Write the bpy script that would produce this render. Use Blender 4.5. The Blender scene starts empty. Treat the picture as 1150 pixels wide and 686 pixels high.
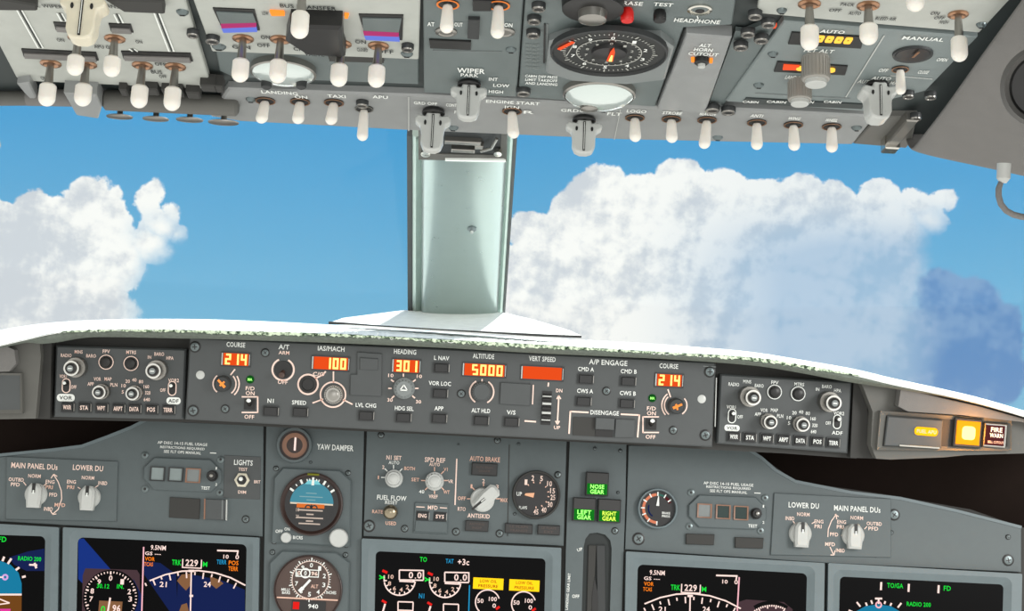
import bpy, math, random
from mathutils import Vector, Matrix
random.seed(7)
SC = bpy.context.scene
COL = SC.collection
PI = math.pi
R_ = math.radians

# ------------------------------------------------------------------ camera
FPX = 1750.0
YAW, ROLL = R_(2.2), R_(2.7)
EYE = Vector((0, 0, 1.35))
Fv = Vector((math.sin(YAW), math.cos(YAW), 0))
R0 = Vector((math.cos(YAW), -math.sin(YAW), 0))
U0 = Vector((0, 0, 1))
Rv = R0*math.cos(ROLL) + U0*math.sin(ROLL)
Uv = U0*math.cos(ROLL) - R0*math.sin(ROLL)
cam = bpy.data.cameras.new('camera')
cam.sensor_width = 36; cam.lens = 36*FPX/1150; cam.clip_start = 0.02; cam.clip_end = 500
camo = bpy.data.objects.new('camera', cam); COL.objects.link(camo)
camo.matrix_world = Matrix(((Rv.x, Uv.x, -Fv.x, EYE.x), (Rv.y, Uv.y, -Fv.y, EYE.y), (Rv.z, Uv.z, -Fv.z, EYE.z), (0, 0, 0, 1)))
SC.camera = camo

def ray(px, py): return Fv + Rv*((px-575)/FPX) - Uv*((py-343)/FPX)
def proj(P):
    w = P-EYE; d = w.dot(Fv)
    return 575+FPX*w.dot(Rv)/d, 343-FPX*w.dot(Uv)/d
def atY(px, py, Y):
    d = ray(px, py); return EYE + d*(Y/d.y)

class Fr:
    """a flat panel in the cockpit: origin, axes u (right), v (up), n (towards the crew)"""
    def __init__(s, o, n, u):
        s.o = Vector(o); s.n = Vector(n).normalized()
        u = Vector(u); s.u = (u-s.n*u.dot(s.n)).normalized(); s.v = s.n.cross(s.u)
    def hit(s, px, py, h=0):
        d = ray(px, py); t = (s.o+s.n*h-EYE).dot(s.n)/d.dot(s.n); return EYE+d*t
    def L(s, px, py, h=0):
        w = s.hit(px, py, h)-s.o; return w.dot(s.u), w.dot(s.v)
    def W(s, a, b, c=0): return s.o+s.u*a+s.v*b+s.n*c
    def M(s):
        m = Matrix((s.u, s.v, s.n)).transposed().to_4x4(); m.translation = s.o; return m
    def sub(s, px, py, h=0, line=None):
        u = s.u
        if line: u = s.hit(line[2], line[3])-s.hit(line[0], line[1])
        return Fr(s.hit(px, py, h), s.n, u)
    def g(s, px, py):
        a = s.L(px-2, py); b = s.L(px+2, py); return math.hypot(a[0]-b[0], a[1]-b[1])/4
    def gv(s, px, py): return abs(s.L(px, py-2)[1]-s.L(px, py+2)[1])/4

def plane_line(y, px, py, n, l):
    f = Fr(atY(px, py, y), n, (1, 0, 0)); return f.sub(px, py, 0, l)
NM = (0, -1, 0)
F_MCP = plane_line(1.75, 505, 440, NM, (265, 387, 751, 411))
F_EL = plane_line(1.757, 134, 430, NM, (75, 457, 190, 460))
F_ER = plane_line(1.757, 880, 465, NM, (823, 490, 937, 497))
F_GR = plane_line(1.735, 1080, 480, NM, (995, 466, 1130, 477))
F_GL = plane_line(1.735, 10, 440, NM, (0, 420, 60, 420))
tm = R_(8)
F_MAIN = plane_line(1.86, 508, 500, (0, -math.cos(tm), math.sin(tm)), (0, 586, 1148, 643))
ta = R_(13.7)
F_OH = Fr(EYE+Vector((0, math.sin(ta), math.cos(ta)))*0.4, (0, -math.sin(ta), -math.cos(ta)), (1, 0, 0))

# ------------------------------------------------------------------ materials
def lin(c):
    c = c/255; return c/12.92 if c <= .04045 else ((c+.055)/1.055)**2.4
MATS = {}
def mat(name, rgb, rough=.5, metal=0, var=.06, scale=60, bump=0, bscale=600, emit=0, ergb=None, spec=.5, trans=0, coat=0, sss=0):
    if name in MATS: return MATS[name]
    m = bpy.data.materials.new(name); m.use_nodes = True; nt = m.node_tree; N = nt.nodes; K = nt.links
    b = N['Principled BSDF']
    col = (lin(rgb[0]), lin(rgb[1]), lin(rgb[2]), 1)
    tc = N.new('ShaderNodeTexCoord')
    if var > 0:
        no = N.new('ShaderNodeTexNoise'); no.inputs['Scale'].default_value = scale; no.inputs['Detail'].default_value = 6
        no.inputs['Roughness'].default_value = .65
        K.new(tc.outputs['Object'], no.inputs['Vector'])
        mr = N.new('ShaderNodeMapRange'); mr.inputs[1].default_value = .3; mr.inputs[2].default_value = .7
        mr.inputs[3].default_value = 1-var; mr.inputs[4].default_value = 1+var
        K.new(no.outputs[0], mr.inputs[0])
        mx = N.new('ShaderNodeVectorMath'); mx.operation = 'SCALE'; mx.inputs[0].default_value = col[:3]
        K.new(mr.outputs[0], mx.inputs['Scale']); K.new(mx.outputs[0], b.inputs['Base Color'])
        mr2 = N.new('ShaderNodeMapRange'); mr2.inputs[3].default_value = max(rough-.08, .02); mr2.inputs[4].default_value = min(rough+.08, 1)
        K.new(no.outputs[0], mr2.inputs[0]); K.new(mr2.outputs[0], b.inputs['Roughness'])
    else:
        b.inputs['Base Color'].default_value = col; b.inputs['Roughness'].default_value = rough
    if bump > 0:
        n2 = N.new('ShaderNodeTexNoise'); n2.inputs['Scale'].default_value = bscale; n2.inputs['Detail'].default_value = 3
        K.new(tc.outputs['Object'], n2.inputs['Vector'])
        bp = N.new('ShaderNodeBump'); bp.inputs['Strength'].default_value = bump; bp.inputs['Distance'].default_value = .0006
        K.new(n2.outputs[0], bp.inputs['Height']); K.new(bp.outputs[0], b.inputs['Normal'])
    b.inputs['Metallic'].default_value = metal
    b.inputs['Specular IOR Level'].default_value = spec
    b.inputs['Coat Weight'].default_value = coat
    if trans: b.inputs['Transmission Weight'].default_value = trans
    if sss:
        b.inputs['Subsurface Weight'].default_value = sss; b.inputs['Subsurface Scale'].default_value = .004
        b.inputs['Subsurface Radius'].default_value = (1, .8, .6)
    if emit:
        e = ergb or rgb
        b.inputs['Emission Color'].default_value = (lin(e[0]), lin(e[1]), lin(e[2]), 1)
        b.inputs['Emission Strength'].default_value = emit
    MATS[name] = m; return m

PANEL = mat('grey_panel_paint', (82, 92, 94), .5, bump=.25, bscale=1800)
MCPM = mat('dark_grey_panel_paint', (71, 75, 76), .5, bump=.25, bscale=1800)
BEZEL = mat('bezel_blue_grey_paint', (98, 111, 115), .45, bump=.15, bscale=1500)
DKPL = mat('dark_plastic', (42, 45, 46), .5)
BTN = mat('button_dark_plastic', (34, 35, 36), .5)
BLACK = mat('black_plastic', (20, 20, 20), .4)
VOID = mat('shade_black', (34, 27, 24), .95, spec=.05)
RECESS = mat('recess_charcoal', (40, 45, 45), .7)
OHG = mat('overhead_grey_paint', (98, 108, 108), .38, bump=.2, bscale=1500)
OHL = mat('overhead_pale_grey_paint', (176, 180, 174), .38, bump=.15, bscale=1500)
LIPM = mat('lip_pale_grey_paint', (140, 143, 143), .34, bump=.2, bscale=1500)
OHD = mat('overhead_dark_frame', (48, 56, 56), .6)
WCAP = mat('white_translucent_cap', (236, 232, 224), .35, sss=.25, var=.03)
KNOB = mat('pale_grey_knob', (188, 191, 188), .3, var=.04)
KNOBD = mat('mid_grey_knob', (120, 126, 126), .4)
GUN = mat('gunmetal', (150, 148, 143), .3, metal=.9)
CHROME = mat('chrome', (210, 208, 200), .18, metal=1, var=.02)
TINTED = mat('orange_tinted_metal', (168, 128, 100), .3, metal=.9); TINTGLOW = mat('orange_lit_ring', (215, 130, 60), .3, metal=.6, emit=.35, ergb=(255, 120, 30))  # orange reflection on grey switch rings put into the metal colour; second one glows
SCREW = mat('screw_metal', (105, 115, 116), .35, metal=.7)
LET = mat('lettering_backlit', (230, 208, 196), .6, emit=.12, ergb=(255, 190, 170), var=0)
LETW = mat('lettering_white', (232, 236, 232), .6, var=0)
LETO = mat('lettering_amber', (218, 182, 164), .6, emit=.08, ergb=(255, 150, 110), var=0)
LETD = mat('lettering_dark', (40, 45, 45), .6, var=0)
def em(name, rgb, s=1.0): return mat(name, (4, 4, 4), .6, var=0, emit=s, ergb=rgb, spec=.04)
E_W = em('glow_white', (255, 225, 215), 1.1); E_G = em('glow_green', (20, 220, 60), 1.1); E_C = em('glow_cyan', (30, 150, 200), 1)
E_O = em('glow_orange', (255, 130, 20), 1.1); E_R = em('glow_red', (235, 30, 25), 1.0); E_M = em('glow_magenta', (230, 60, 160), 1)
E_Y = em('glow_yellow', (255, 205, 20), 1.3); E_SEG = em('segment_glow', (255, 240, 130), 1.5)
E_REDW = em('display_red_glow', (238, 78, 22), 1.0); E_SKY = em('attitude_sky', (20, 130, 170), .9); E_GND = em('attitude_ground', (125, 75, 25), .8)
E_BLUE = em('reflection_and_arc_blue', (16, 32, 84), .9); E_TAN = em('screen_tan', (150, 105, 70), .8); E_MAUVE = em('screen_mauve', (82, 60, 66), .8)
E_AMB = em('amber_lamp', (255, 150, 15), 1.7); E_AMBH = em('amber_lamp_bright', (255, 235, 120), 3)
E_LG = em('green_legend', (150, 255, 110), 2.2); E_DG = em('green_dim', (10, 90, 25), .8); E_DR = em('dark_red', (110, 40, 45), .6)
E_BAR = em('blue_bar_glow', (110, 130, 225), 1.0); E_PINK = em('pink_bar_glow', (190, 60, 120), .9)
SCRN = mat('screen_glass', (5, 5, 6), .35, var=0, spec=.05)
FACE = mat('gauge_face_black', (22, 22, 24), .4, var=0)
BROWN = mat('gauge_face_brown', (66, 50, 44), .4, emit=.03, ergb=(160, 90, 50), var=.03)
DBRN = mat('gauge_face_dark_brown', (48, 32, 28), .4, var=.03)
RINGO = mat('ring_copper', (132, 98, 78), .4, emit=.04, ergb=(200, 100, 50))
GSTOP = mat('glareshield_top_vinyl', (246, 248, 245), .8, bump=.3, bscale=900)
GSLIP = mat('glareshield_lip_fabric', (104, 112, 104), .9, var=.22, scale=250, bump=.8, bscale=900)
GSBODY = mat('glareshield_body_paint', (92, 92, 88), .6, bump=.3, bscale=1200)
GSDARK = mat('glareshield_recess', (50, 50, 48), .7)
POSTM = mat('post_pale_green_paint', (168, 182, 179), .3, var=.02, metal=.75)
POSTS = mat('post_strip', (170, 186, 178), .35, metal=.5)
SEAL = mat('window_seal', (70, 74, 74), .6)
TRIM = mat('sidewall_grey_vinyl', (110, 109, 107), .7, bump=.5, bscale=1300)
GLASSD = mat('dark_window_glass', (30, 50, 48), .15, var=0)
PALEW = mat('pale_window', (130, 142, 142), .4)
CREAM = mat('cream_knob', (214, 208, 188), .35, sss=.15)
RED = mat('red_plastic', (205, 30, 25), .35)

def glass():
    m = bpy.data.materials.new('lamp_lens_glass'); m.use_nodes = True; N = m.node_tree.nodes; K = m.node_tree.links
    b = N['Principled BSDF']; b.inputs['Base Color'].default_value = (.6, .68, .66, 1); b.inputs['Roughness'].default_value = .16
    b.inputs['Metallic'].default_value = .3; b.inputs['Coat Weight'].default_value = 1
    n = N.new('ShaderNodeTexNoise'); n.inputs['Scale'].default_value = 70; bp = N.new('ShaderNodeBump'); bp.inputs['Strength'].default_value = .25; bp.inputs['Distance'].default_value = .002
    tc = N.new('ShaderNodeTexCoord'); K.new(tc.outputs['Object'], n.inputs['Vector']); K.new(n.outputs[0], bp.inputs['Height']); K.new(bp.outputs[0], b.inputs['Normal'])
    return m
LENS = glass()
def pane_glass():
    m = bpy.data.materials.new('windshield_glass'); m.use_nodes = True; N = m.node_tree.nodes; K = m.node_tree.links
    N.remove(N['Principled BSDF']); out = N['Material Output']
    t = N.new('ShaderNodeBsdfTransparent'); t.inputs[0].default_value = (.99, 1, .995, 1)
    g = N.new('ShaderNodeBsdfGlossy'); g.inputs['Roughness'].default_value = .02
    fr = N.new('ShaderNodeFresnel'); fr.inputs[0].default_value = 1.1
    mx = N.new('ShaderNodeMixShader'); K.new(fr.outputs[0], mx.inputs[0]); K.new(t.outputs[0], mx.inputs[1]); K.new(g.outputs[0], mx.inputs[2]); K.new(mx.outputs[0], out.inputs[0])
    return m
PANE = pane_glass()

# ------------------------------------------------------------------ mesh builder
TXT = {}
def glyphs(s):
    if s in TXT: return TXT[s]
    cu = bpy.data.curves.new('t', 'FONT'); cu.body = s; cu.resolution_u = 2; cu.offset = .018; cu.space_character = 1.05
    o = bpy.data.objects.new('t', cu); COL.objects.link(o)
    bpy.context.view_layer.update()
    me = bpy.data.meshes.new_from_object(o.evaluated_get(bpy.context.evaluated_depsgraph_get()))
    V = [(v.co.x, v.co.y) for v in me.vertices]; P = [tuple(p.vertices) for p in me.polygons]
    # keep only the front faces (text curves may be filled on both sides)
    x0 = min(v[0] for v in V); x1 = max(v[0] for v in V); y0 = min(v[1] for v in V); y1 = max(v[1] for v in V)
    V = [((x-x0)/max(x1-x0, 1e-6)-.5, (y-y0)/max(y1-y0, 1e-6)-.5) for x, y in V]
    bpy.data.objects.remove(o); bpy.data.curves.remove(cu); bpy.data.meshes.remove(me)
    TXT[s] = (V, P); return TXT[s]

def rrect(cx, cy, w, h, r=0, n=4):
    if r <= 0: return [(cx-w/2, cy-h/2), (cx+w/2, cy-h/2), (cx+w/2, cy+h/2), (cx-w/2, cy+h/2)]
    r = min(r, w/2-1e-6, h/2-1e-6); P = []
    for sx, sy, a in ((1, -1, -90), (1, 1, 0), (-1, 1, 90), (-1, -1, 180)):
        for i in range(n+1):
            t = R_(a+90*i/n); P.append((cx+sx*(w/2-r)+r*math.cos(t), cy+sy*(h/2-r)+r*math.sin(t)))
    return P
def area(P): return sum(P[i][0]*P[(i+1) % len(P)][1]-P[(i+1) % len(P)][0]*P[i][1] for i in range(len(P)))/2
def inset(P, d):
    n = len(P); out = []
    for i in range(n):
        a, b, c = Vector(P[i-1]), Vector(P[i]), Vector(P[(i+1) % n])
        e1 = (b-a); e2 = (c-b)
        if e1.length < 1e-9 or e2.length < 1e-9: out.append(tuple(b)); continue
        e1.normalize(); e2.normalize()
        n1 = Vector((-e1.y, e1.x)); n2 = Vector((-e2.y, e2.x)); m = n1+n2
        if m.length < 1e-6: m = n1
        m.normalize(); k = max(m.dot(n1), .4)
        out.append((b.x+m.x*d/k, b.y+m.y*d/k))
    return out

class MB:
    def __init__(s, mats):
        s.V = []; s.F = []; s.I = []; s.S = []; s.m = mats if isinstance(mats, (list, tuple)) else [mats]; s.x = None
    def mi(s, m):
        if m is None: return 0
        if m not in s.m: s.m = list(s.m)+[m]
        return s.m.index(m)
    def add(s, V, F, m=None, smooth=False):
        k = len(s.V); i = s.mi(m)
        for v in V:
            v = Vector(v); s.V.append(s.x @ v if s.x else v)
        for f in F: s.F.append([q+k for q in f]); s.I.append(i); s.S.append(smooth)
    def poly(s, P, z0, z1, m=None, bev=0):
        if area(P) < 0: P = P[::-1]
        n = len(P); V = [(x, y, z0) for x, y in P]; F = [list(range(n))[::-1]]
        L = [P]
        Z = [z0]
        if bev > 0: L += [P, inset(P, bev)]; Z += [z1-bev, z1]
        else: L += [P]; Z += [z1]
        V = []
        for Q, z in zip(L, Z): V += [(x, y, z) for x, y in Q]
        for k in range(len(L)-1):
            for i in range(n):
                j = (i+1) % n; F.append([k*n+i, k*n+j, (k+1)*n+j, (k+1)*n+i])
        F.append([(len(L)-1)*n+i for i in range(n)])
        s.add(V, F, m)
    def box(s, cx, cy, w, h, z0, z1, m=None, bev=0, r=0): s.poly(rrect(cx, cy, w, h, r), z0, z1, m, bev)
    def frame(s, A, B, z0, z1, m=None, zi=None):
        """ring plate between outer outline A and inner outline B (same point count); zi = height of the inner rim"""
        if area(A) < 0: A = A[::-1]
        if area(B) < 0: B = B[::-1]
        n = len(A); zi = z1 if zi is None else zi
        V = [(x, y, z0) for x, y in A]+[(x, y, z1) for x, y in A]+[(x, y, zi) for x, y in B]+[(x, y, z0) for x, y in B]
        F = []
        for k in range(4):
            for i in range(n):
                j = (i+1) % n; a, b = k*n, ((k+1) % 4)*n; F.append([a+i, a+j, b+j, b+i])
        s.add(V, F, m)
    def lathe(s, cx, cy, prof, m=None, seg=20, sx=1, sy=1, smooth=True):
        V = []; F = []; n = len(prof)
        for r, z in prof:
            for i in range(seg):
                t = 2*PI*i/seg; V.append((cx+r*sx*math.cos(t), cy+r*sy*math.sin(t), z))
        for k in range(n-1):
            for i in range(seg):
                j = (i+1) % seg; F.append([k*seg+i, k*seg+j, (k+1)*seg+j, (k+1)*seg+i])
        F.append([i for i in range(seg)][::-1]); F.append([(n-1)*seg+i for i in range(seg)])
        s.add(V, F, m, smooth)
    def disc(s, cx, cy, r, z0, z1, m=None, seg=24, bev=0):
        s.poly([(cx+r*math.cos(2*PI*i/seg), cy+r*math.sin(2*PI*i/seg)) for i in range(seg)], z0, z1, m, bev)
    def arc(s, cx, cy, r, w, a0, a1, z, m=None, seg=None, t=.0003):
        seg = seg or max(4, int(abs(a1-a0)/9)); V = []; F = []
        for i in range(seg+1):
            a = R_(a0+(a1-a0)*i/seg); c, q = math.cos(a), math.sin(a)
            for rr, zz in ((r-w/2, z-t), (r-w/2, z), (r+w/2, z), (r+w/2, z-t)): V.append((cx+rr*c, cy+rr*q, zz))
        for i in range(seg):
            for k in range(4):
                l = (k+1) % 4; F.append([i*4+k, i*4+l, i*4+4+l, i*4+4+k])
        if abs(abs(a1-a0)-360) > .01: F.append([0, 3, 2, 1]); F.append([seg*4+q for q in range(4)])
        s.add(V, F, m)
    def line(s, x0, y0, x1, y1, w, z, m=None, t=.0003):
        d = Vector((x1-x0, y1-y0)); 
        if d.length < 1e-9: return
        d.normalize(); n = Vector((-d.y, d.x))*w/2
        s.poly([(x0-n.x, y0-n.y), (x1-n.x, y1-n.y), (x1+n.x, y1+n.y), (x0+n.x, y0+n.y)], z-t, z, m)
    def text(s, st, cx, cy, w, h, z, m=None, rot=0):
        V, F = glyphs(st); c, q = math.cos(rot), math.sin(rot)
        s.add([(cx+x*w*c-y*h*q, cy+x*w*q+y*h*c, z) for x, y in V], F, m)
    def tube(s, pts, r, m=None, seg=10, rs=None):
        P = [Vector(p) for p in pts]; V = []; F = []; n = len(P)
        up = Vector((0, 0, 1))
        for i, p in enumerate(P):
            d = (P[min(i+1, n-1)]-P[max(i-1, 0)]).normalized()
            a = d.cross(up)
            if a.length < .1: a = d.cross(Vector((0, 1, 0)))
            a.normalize(); b = d.cross(a); rr = rs[i] if rs else r
            for k in range(seg):
                t = 2*PI*k/seg; V.append(p+a*rr*math.cos(t)+b*rr*math.sin(t))
        for i in range(n-1):
            for k in range(seg):
                l = (k+1) % seg; F.append([i*seg+k, i*seg+l, (i+1)*seg+l, (i+1)*seg+k])
        F.append(list(range(seg))[::-1]); F.append([(n-1)*seg+k for k in range(seg)])
        s.add(V, F, m, True)
    def mesh(s, name):
        me = bpy.data.meshes.new(name); me.from_pydata([tuple(v) for v in s.V], [], s.F)
        for q in s.m: me.materials.append(q)
        me.polygons.foreach_set('material_index', s.I); me.polygons.foreach_set('use_smooth', s.S); me.update(); me.set_sharp_from_angle(angle=.65)
        return me
    def build(s, name, parent=None, loc=None):
        o = bpy.data.objects.new(name, s.mesh(name)); COL.objects.link(o)
        if parent: o.parent = parent
        if loc: o.location = loc
        return o

def struct(name, mb, M=None):
    o = mb.build(name)
    if M is not None: o.matrix_world = M
    o['kind'] = 'structure'; return o

CACHE = {}
def inst(name, key, make, parent, loc, rz=0):
    """one mesh per kind of part, shared by its copies"""
    if key not in CACHE: CACHE[key] = make().mesh(name)
    o = bpy.data.objects.new(name, CACHE[key]); COL.objects.link(o); o.parent = parent; o.location = loc
    if rz: o.rotation_euler = (0, 0, rz)
    return o

class T:
    """a top-level thing built in a panel frame; all positions are read off the panel plane"""
    def __init__(s, name, label, cat, fr, px, py, h=0, group=None, line=None):
        s.f = fr.sub(px, py, h, line); s.r = bpy.data.objects.new(name, None); COL.objects.link(s.r)
        s.r.empty_display_size = .01; s.r.matrix_world = s.f.M(); s.r['label'] = label; s.r['category'] = cat
        if group: s.r['group'] = group
        s.k = s.f.g(px, py)
        s.let = None; s.lz = .0007
    def p(s, px, py, h=0): return s.f.L(px, py, h)
    def P(s, pts, h=0): return [s.f.L(x, y, h) for x, y in pts]
    def plate(s, pts, z0=-.004, z1=0, m=None, bev=.0006, name='faceplate'):
        b = MB(m or PANEL); b.poly(s.P(pts), z0, z1, None, bev); return b.build(name, s.r)
    def mb(s): 
        if s.let is None: s.let = MB(LET)
        return s.let
    def text(s, st, px, py, w, h, m=None, z=None, rot=0, b=None):
        a = s.p(px, py); (b or s.mb()).text(st, a[0], a[1], w*s.f.g(px, py), h*s.f.gv(px, py), s.lz if z is None else z, m or LET, rot)
    def ln(s, x0, y0, x1, y1, w=1, m=None, z=None, b=None):
        a = s.p(x0, y0); c = s.p(x1, y1); (b or s.mb()).line(a[0], a[1], c[0], c[1], w*s.k, s.lz if z is None else z, m or LET)
    def arc(s, px, py, r, w, a0, a1, m=None, z=None, b=None):
        a = s.p(px, py); (b or s.mb()).arc(a[0], a[1], r*s.k, w*s.k, a0, a1, s.lz if z is None else z, m or LET)
    def done(s, name='lettering'):
        if s.let: s.let.build(name, s.r); s.let = None
    # ---- small hardware
    def screw(s, px, py, r=4, name='screw'):
        k = s.k; q = round(r*k, 5)
        def mk():
            b = MB([SCREW, BLACK]); b.lathe(0, 0, [(q, 0), (q, .0006), (q*.8, .0011)], BLACK, 18)
            b.lathe(0, 0, [(q*.72, .0009), (q*.72, .0016), (q*.45, .002)], SCREW, 16)
            b.box(0, 0, q*.9, q*.18, .0019, .0022, BLACK); b.box(0, 0, q*.18, q*.9, .0019, .0022, BLACK); return b
        a = s.p(px, py); return inst(name, ('screw', q), mk, s.r, (a[0], a[1], 0), random.random())
    def button(s, px, py, w, h, txt=None, m=None, tm=None, edge=True, z=.004, name='push_button', depth=None):
        k = s.k; gv = s.f.gv(px, py); W, H = round(w*k, 4), round(h*gv, 4)
        def mk():
            b = MB([DKPL, BTN]); t = min(W, H)*.13
            b.frame(rrect(0, 0, W+2*t, H+2*t), rrect(0, 0, W, H), 0, z*.55, DKPL); b.box(W/2+t*1.1, 0, t*.5, H*.9, 0, z*.7, GUN)  # pale right-hand strip paints in a highlight on the button rim
            b.box(0, 0, W*.96, H*.96, 0, z, m or BTN, .0006)
            if txt:
                L = txt.split('\n')
                for i, q in enumerate(L):
                    b.text(q, 0, ((len(L)-1)/2-i)*H*.42, W*min(.85, .2*len(q)+.15), H*(.32 if len(L) > 1 else .5), z+.0002, tm or LETO)
            return b
        a = s.p(px, py); return inst(name, ('btn', W, H, txt, m, tm, edge, z), mk, s.r, (a[0], a[1], 0))
    def seg(s, px, py, w, h, txt, slots, m=E_REDW):
        """numeric window with seven-segment figures"""
        a = s.p(px, py); k = s.k; W, H = w*k, h*k
        b = MB([BLACK, m]); b.frame(rrect(0, 0, W+.005, H+.003), rrect(0, 0, W, H), 0, .0012, DKPL)
        b.box(0, 0, W, H, 0, .0006, m)
        b.box(-W/2-.0012, 0, .0012, H, .0012, .0018, KNOB); b.box(W/2+.0012, 0, .0006, H*.9, .0012, .0018, KNOB)
        o = b.build('display_window', s.r, (a[0], a[1], 0))
        if txt:
            d = MB(E_SEG); cw = W/slots; n = len(txt); dw, dh, t = cw*.52, H*.74, H*.15
            for i, c in enumerate(txt):
                cx = W/2-cw*(n-i-.5)-H*.06
                on = {'0': 'abcdef', '1': 'bc', '2': 'abged', '3': 'abgcd', '4': 'fgbc', '5': 'afgcd'}[c]
                G = {'a': (0, dh/2, dw, t), 'd': (0, -dh/2, dw, t), 'g': (0, 0, dw, t), 'b': (dw/2, dh/4, t, dh/2+t), 'c': (dw/2, -dh/4, t, dh/2+t),
                     'f': (-dw/2, dh/4, t, dh/2+t), 'e': (-dw/2, -dh/4, t, dh/2+t)}
                for q in on: x, y, ww, hh = G[q]; d.box(cx+x, y, ww, hh, .0007, .0012, E_SEG)
            d.build('digits', o)
        return o
    def knob(s, px, py, r, hh, base=None, m=KNOB, top=None, ridges=0, name='knob', ph=None, mark=None):
        """round knob whose cap reads at px,py"""
        k = s.k; a = s.p(px, py, hh); q = round(r*k, 5); rb = round((base or r)*k, 5)
        def mk():
            b = MB([m, BLACK])
            b.lathe(0, 0, [(rb*1.02, 0), (rb, hh*.35), (rb*.97, hh*.42)], m, 28)
            if ridges:
                for i in range(ridges):
                    t = 2*PI*i/ridges; b.x = Matrix.Rotation(t, 4, 'Z'); b.box(q*.98, 0, q*.14, q*.16, hh*.3, hh*.94, m); b.x = None
            b.lathe(0, 0, [(q*.96, hh*.3), (q, hh*.5), (q*.98, hh*.9), (q*.86, hh)], m, 28)
            if top == 'ring':
                b.lathe(0, 0, [(q*.68, hh), (q*.68, hh+.0006)], BLACK, 24); b.lathe(0, 0, [(q*.42, hh+.0006), (q*.36, hh+.003), (q*.2, hh+.0034)], GUN, 16)
            elif top == 'white':
                b.arc(0, 0, q*.88, q*.2, 0, 360, hh+.0006, E_CAPR); b.lathe(0, 0, [(q*.7, hh), (q*.66, hh+.004), (q*.5, hh+.0052)], BLACK, 24)
                b.lathe(0, 0, [(q*.42, hh+.004), (q*.4, hh+.0062)], KNOBD, 16); b.box(0, 0, q*.5, q*.12, hh+.006, hh+.0066, LETW)
            elif top == 'cap': b.lathe(0, 0, [(q*.62, hh), (q*.6, hh+.0015), (q*.5, hh+.002)], m, 24)
            return b
        return inst(name, ('knob', q, rb, hh, m, top, ridges), mk, s.r, (a[0], a[1], 0), ph or 0)
    def flipper(s, px, py, hh=.007, r=2.4, up=1, m=None, name='toggle_switch'):
        """small bat toggle seen end-on"""
        k = s.k; a = s.p(px, py)
        def mk():
            b = MB([GUN, BLACK]); b.lathe(0, 0, [(r*k*1.5, 0), (r*k*1.4, .0012)], BLACK, 16)
            b.tube([(0, 0, 0), (0, up*hh*.25, hh*.6), (0, up*hh*.45, hh)], r*k, m or BLACK, 10, [r*k*.6, r*k*.8, r*k]); b.lathe(0, up*hh*.45, [(r*k*.9, hh), (r*k*.5, hh+.0008)], m or LETW, 10)
            return b
        return inst(name, ('flip', round(k, 6), hh, r, up, m), mk, s.r, (a[0], a[1], 0))

E_CAPR = mat('white_ring_paint', (225, 225, 220), .4, var=0)
E_TEXTG = em('text_cream', (225, 205, 190), .8)
CHROMEB = mat('bronze_knob', (150, 140, 120), .25, metal=.9)
BLACK2 = mat('lamp_housing_dark', (44, 44, 44), .5)
LETDIM = mat('lettering_dim', (78, 66, 62), .6, var=0)
LETAMB = mat('lettering_on_yellow', (10, 10, 10), .6, var=0, emit=.7, ergb=(190, 80, 0), spec=.04)
E_DGR = em('green_lens_dim', (6, 120, 22), 1)
E_AMB2 = em('amber_spot', (255, 140, 50), 1.4); E_ODIG = em('amber_digit', (255, 190, 70), 1.6); E_RO = em('red_orange_glow', (240, 85, 45), 1.2)
LETDIM2 = mat('lettering_faint', (120, 128, 126), .6, var=0)
LETG = mat('lettering_grey', (170, 172, 166), .6, var=0)
BEZELO = mat('gauge_case_grey', (122, 128, 128), .4); FACE2 = mat('overhead_dial_face', (36, 38, 38), .35)
OHM = mat('overhead_mid_grey_paint', (120, 130, 130), .36, bump=.2, bscale=1500)
TRIM2 = mat('vent_rim_vinyl', (90, 89, 87), .7); CORD = mat('cord_grey_braid', (118, 116, 114), .8, var=.2, scale=900)
RIBK = mat('ribbed_grey_knob', (150, 148, 142), .4)

E_AMBL = em('amber_legend_glow', (255, 185, 15), 1.5)
def worn():
    m = mat('worn_vinyl_edge', (200, 212, 190), .8, var=0); N = m.node_tree.nodes; K = m.node_tree.links
    tc = N['Texture Coordinate'] if 'Texture Coordinate' in N else N.new('ShaderNodeTexCoord')
    n = N.new('ShaderNodeTexNoise'); n.inputs['Scale'].default_value = 170; n.inputs['Detail'].default_value = 4; n.inputs['Roughness'].default_value = .7
    K.new(tc.outputs['Object'], n.inputs['Vector']); r = N.new('ShaderNodeValToRGB'); e = r.color_ramp.elements
    e[0].position = .40; e[0].color = (.012, .03, .012, 1); e[1].position = .54; e[1].color = (.62, .72, .55, 1)
    q = e.new(.46); q.color = (.2, .28, .18, 1)
    K.new(n.outputs[0], r.inputs[0]); K.new(r.outputs[0], N['Principled BSDF'].inputs['Base Color']); return m
WORN = worn()
# ================================================================== STRUCTURE
def hull3(name, front, back, m, kind=True, parent=None):
    """solid between two matching 3D outlines"""
    n = len(front); mb = MB(m); F = [list(range(n)), [n+i for i in range(n)][::-1]]
    for i in range(n):
        j = (i+1) % n; F.append([i, n+i, n+j, j])
    mb.add(list(front)+list(back), F)
    return struct(name, mb) if kind else mb.build(name, parent)

# near-black sheet closing the space under the glareshield; its deep shade is painted in
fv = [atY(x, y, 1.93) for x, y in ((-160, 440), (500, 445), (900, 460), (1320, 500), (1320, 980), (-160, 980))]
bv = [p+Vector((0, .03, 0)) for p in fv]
hull3('front_shade_sheet', fv, bv, VOID)

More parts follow.
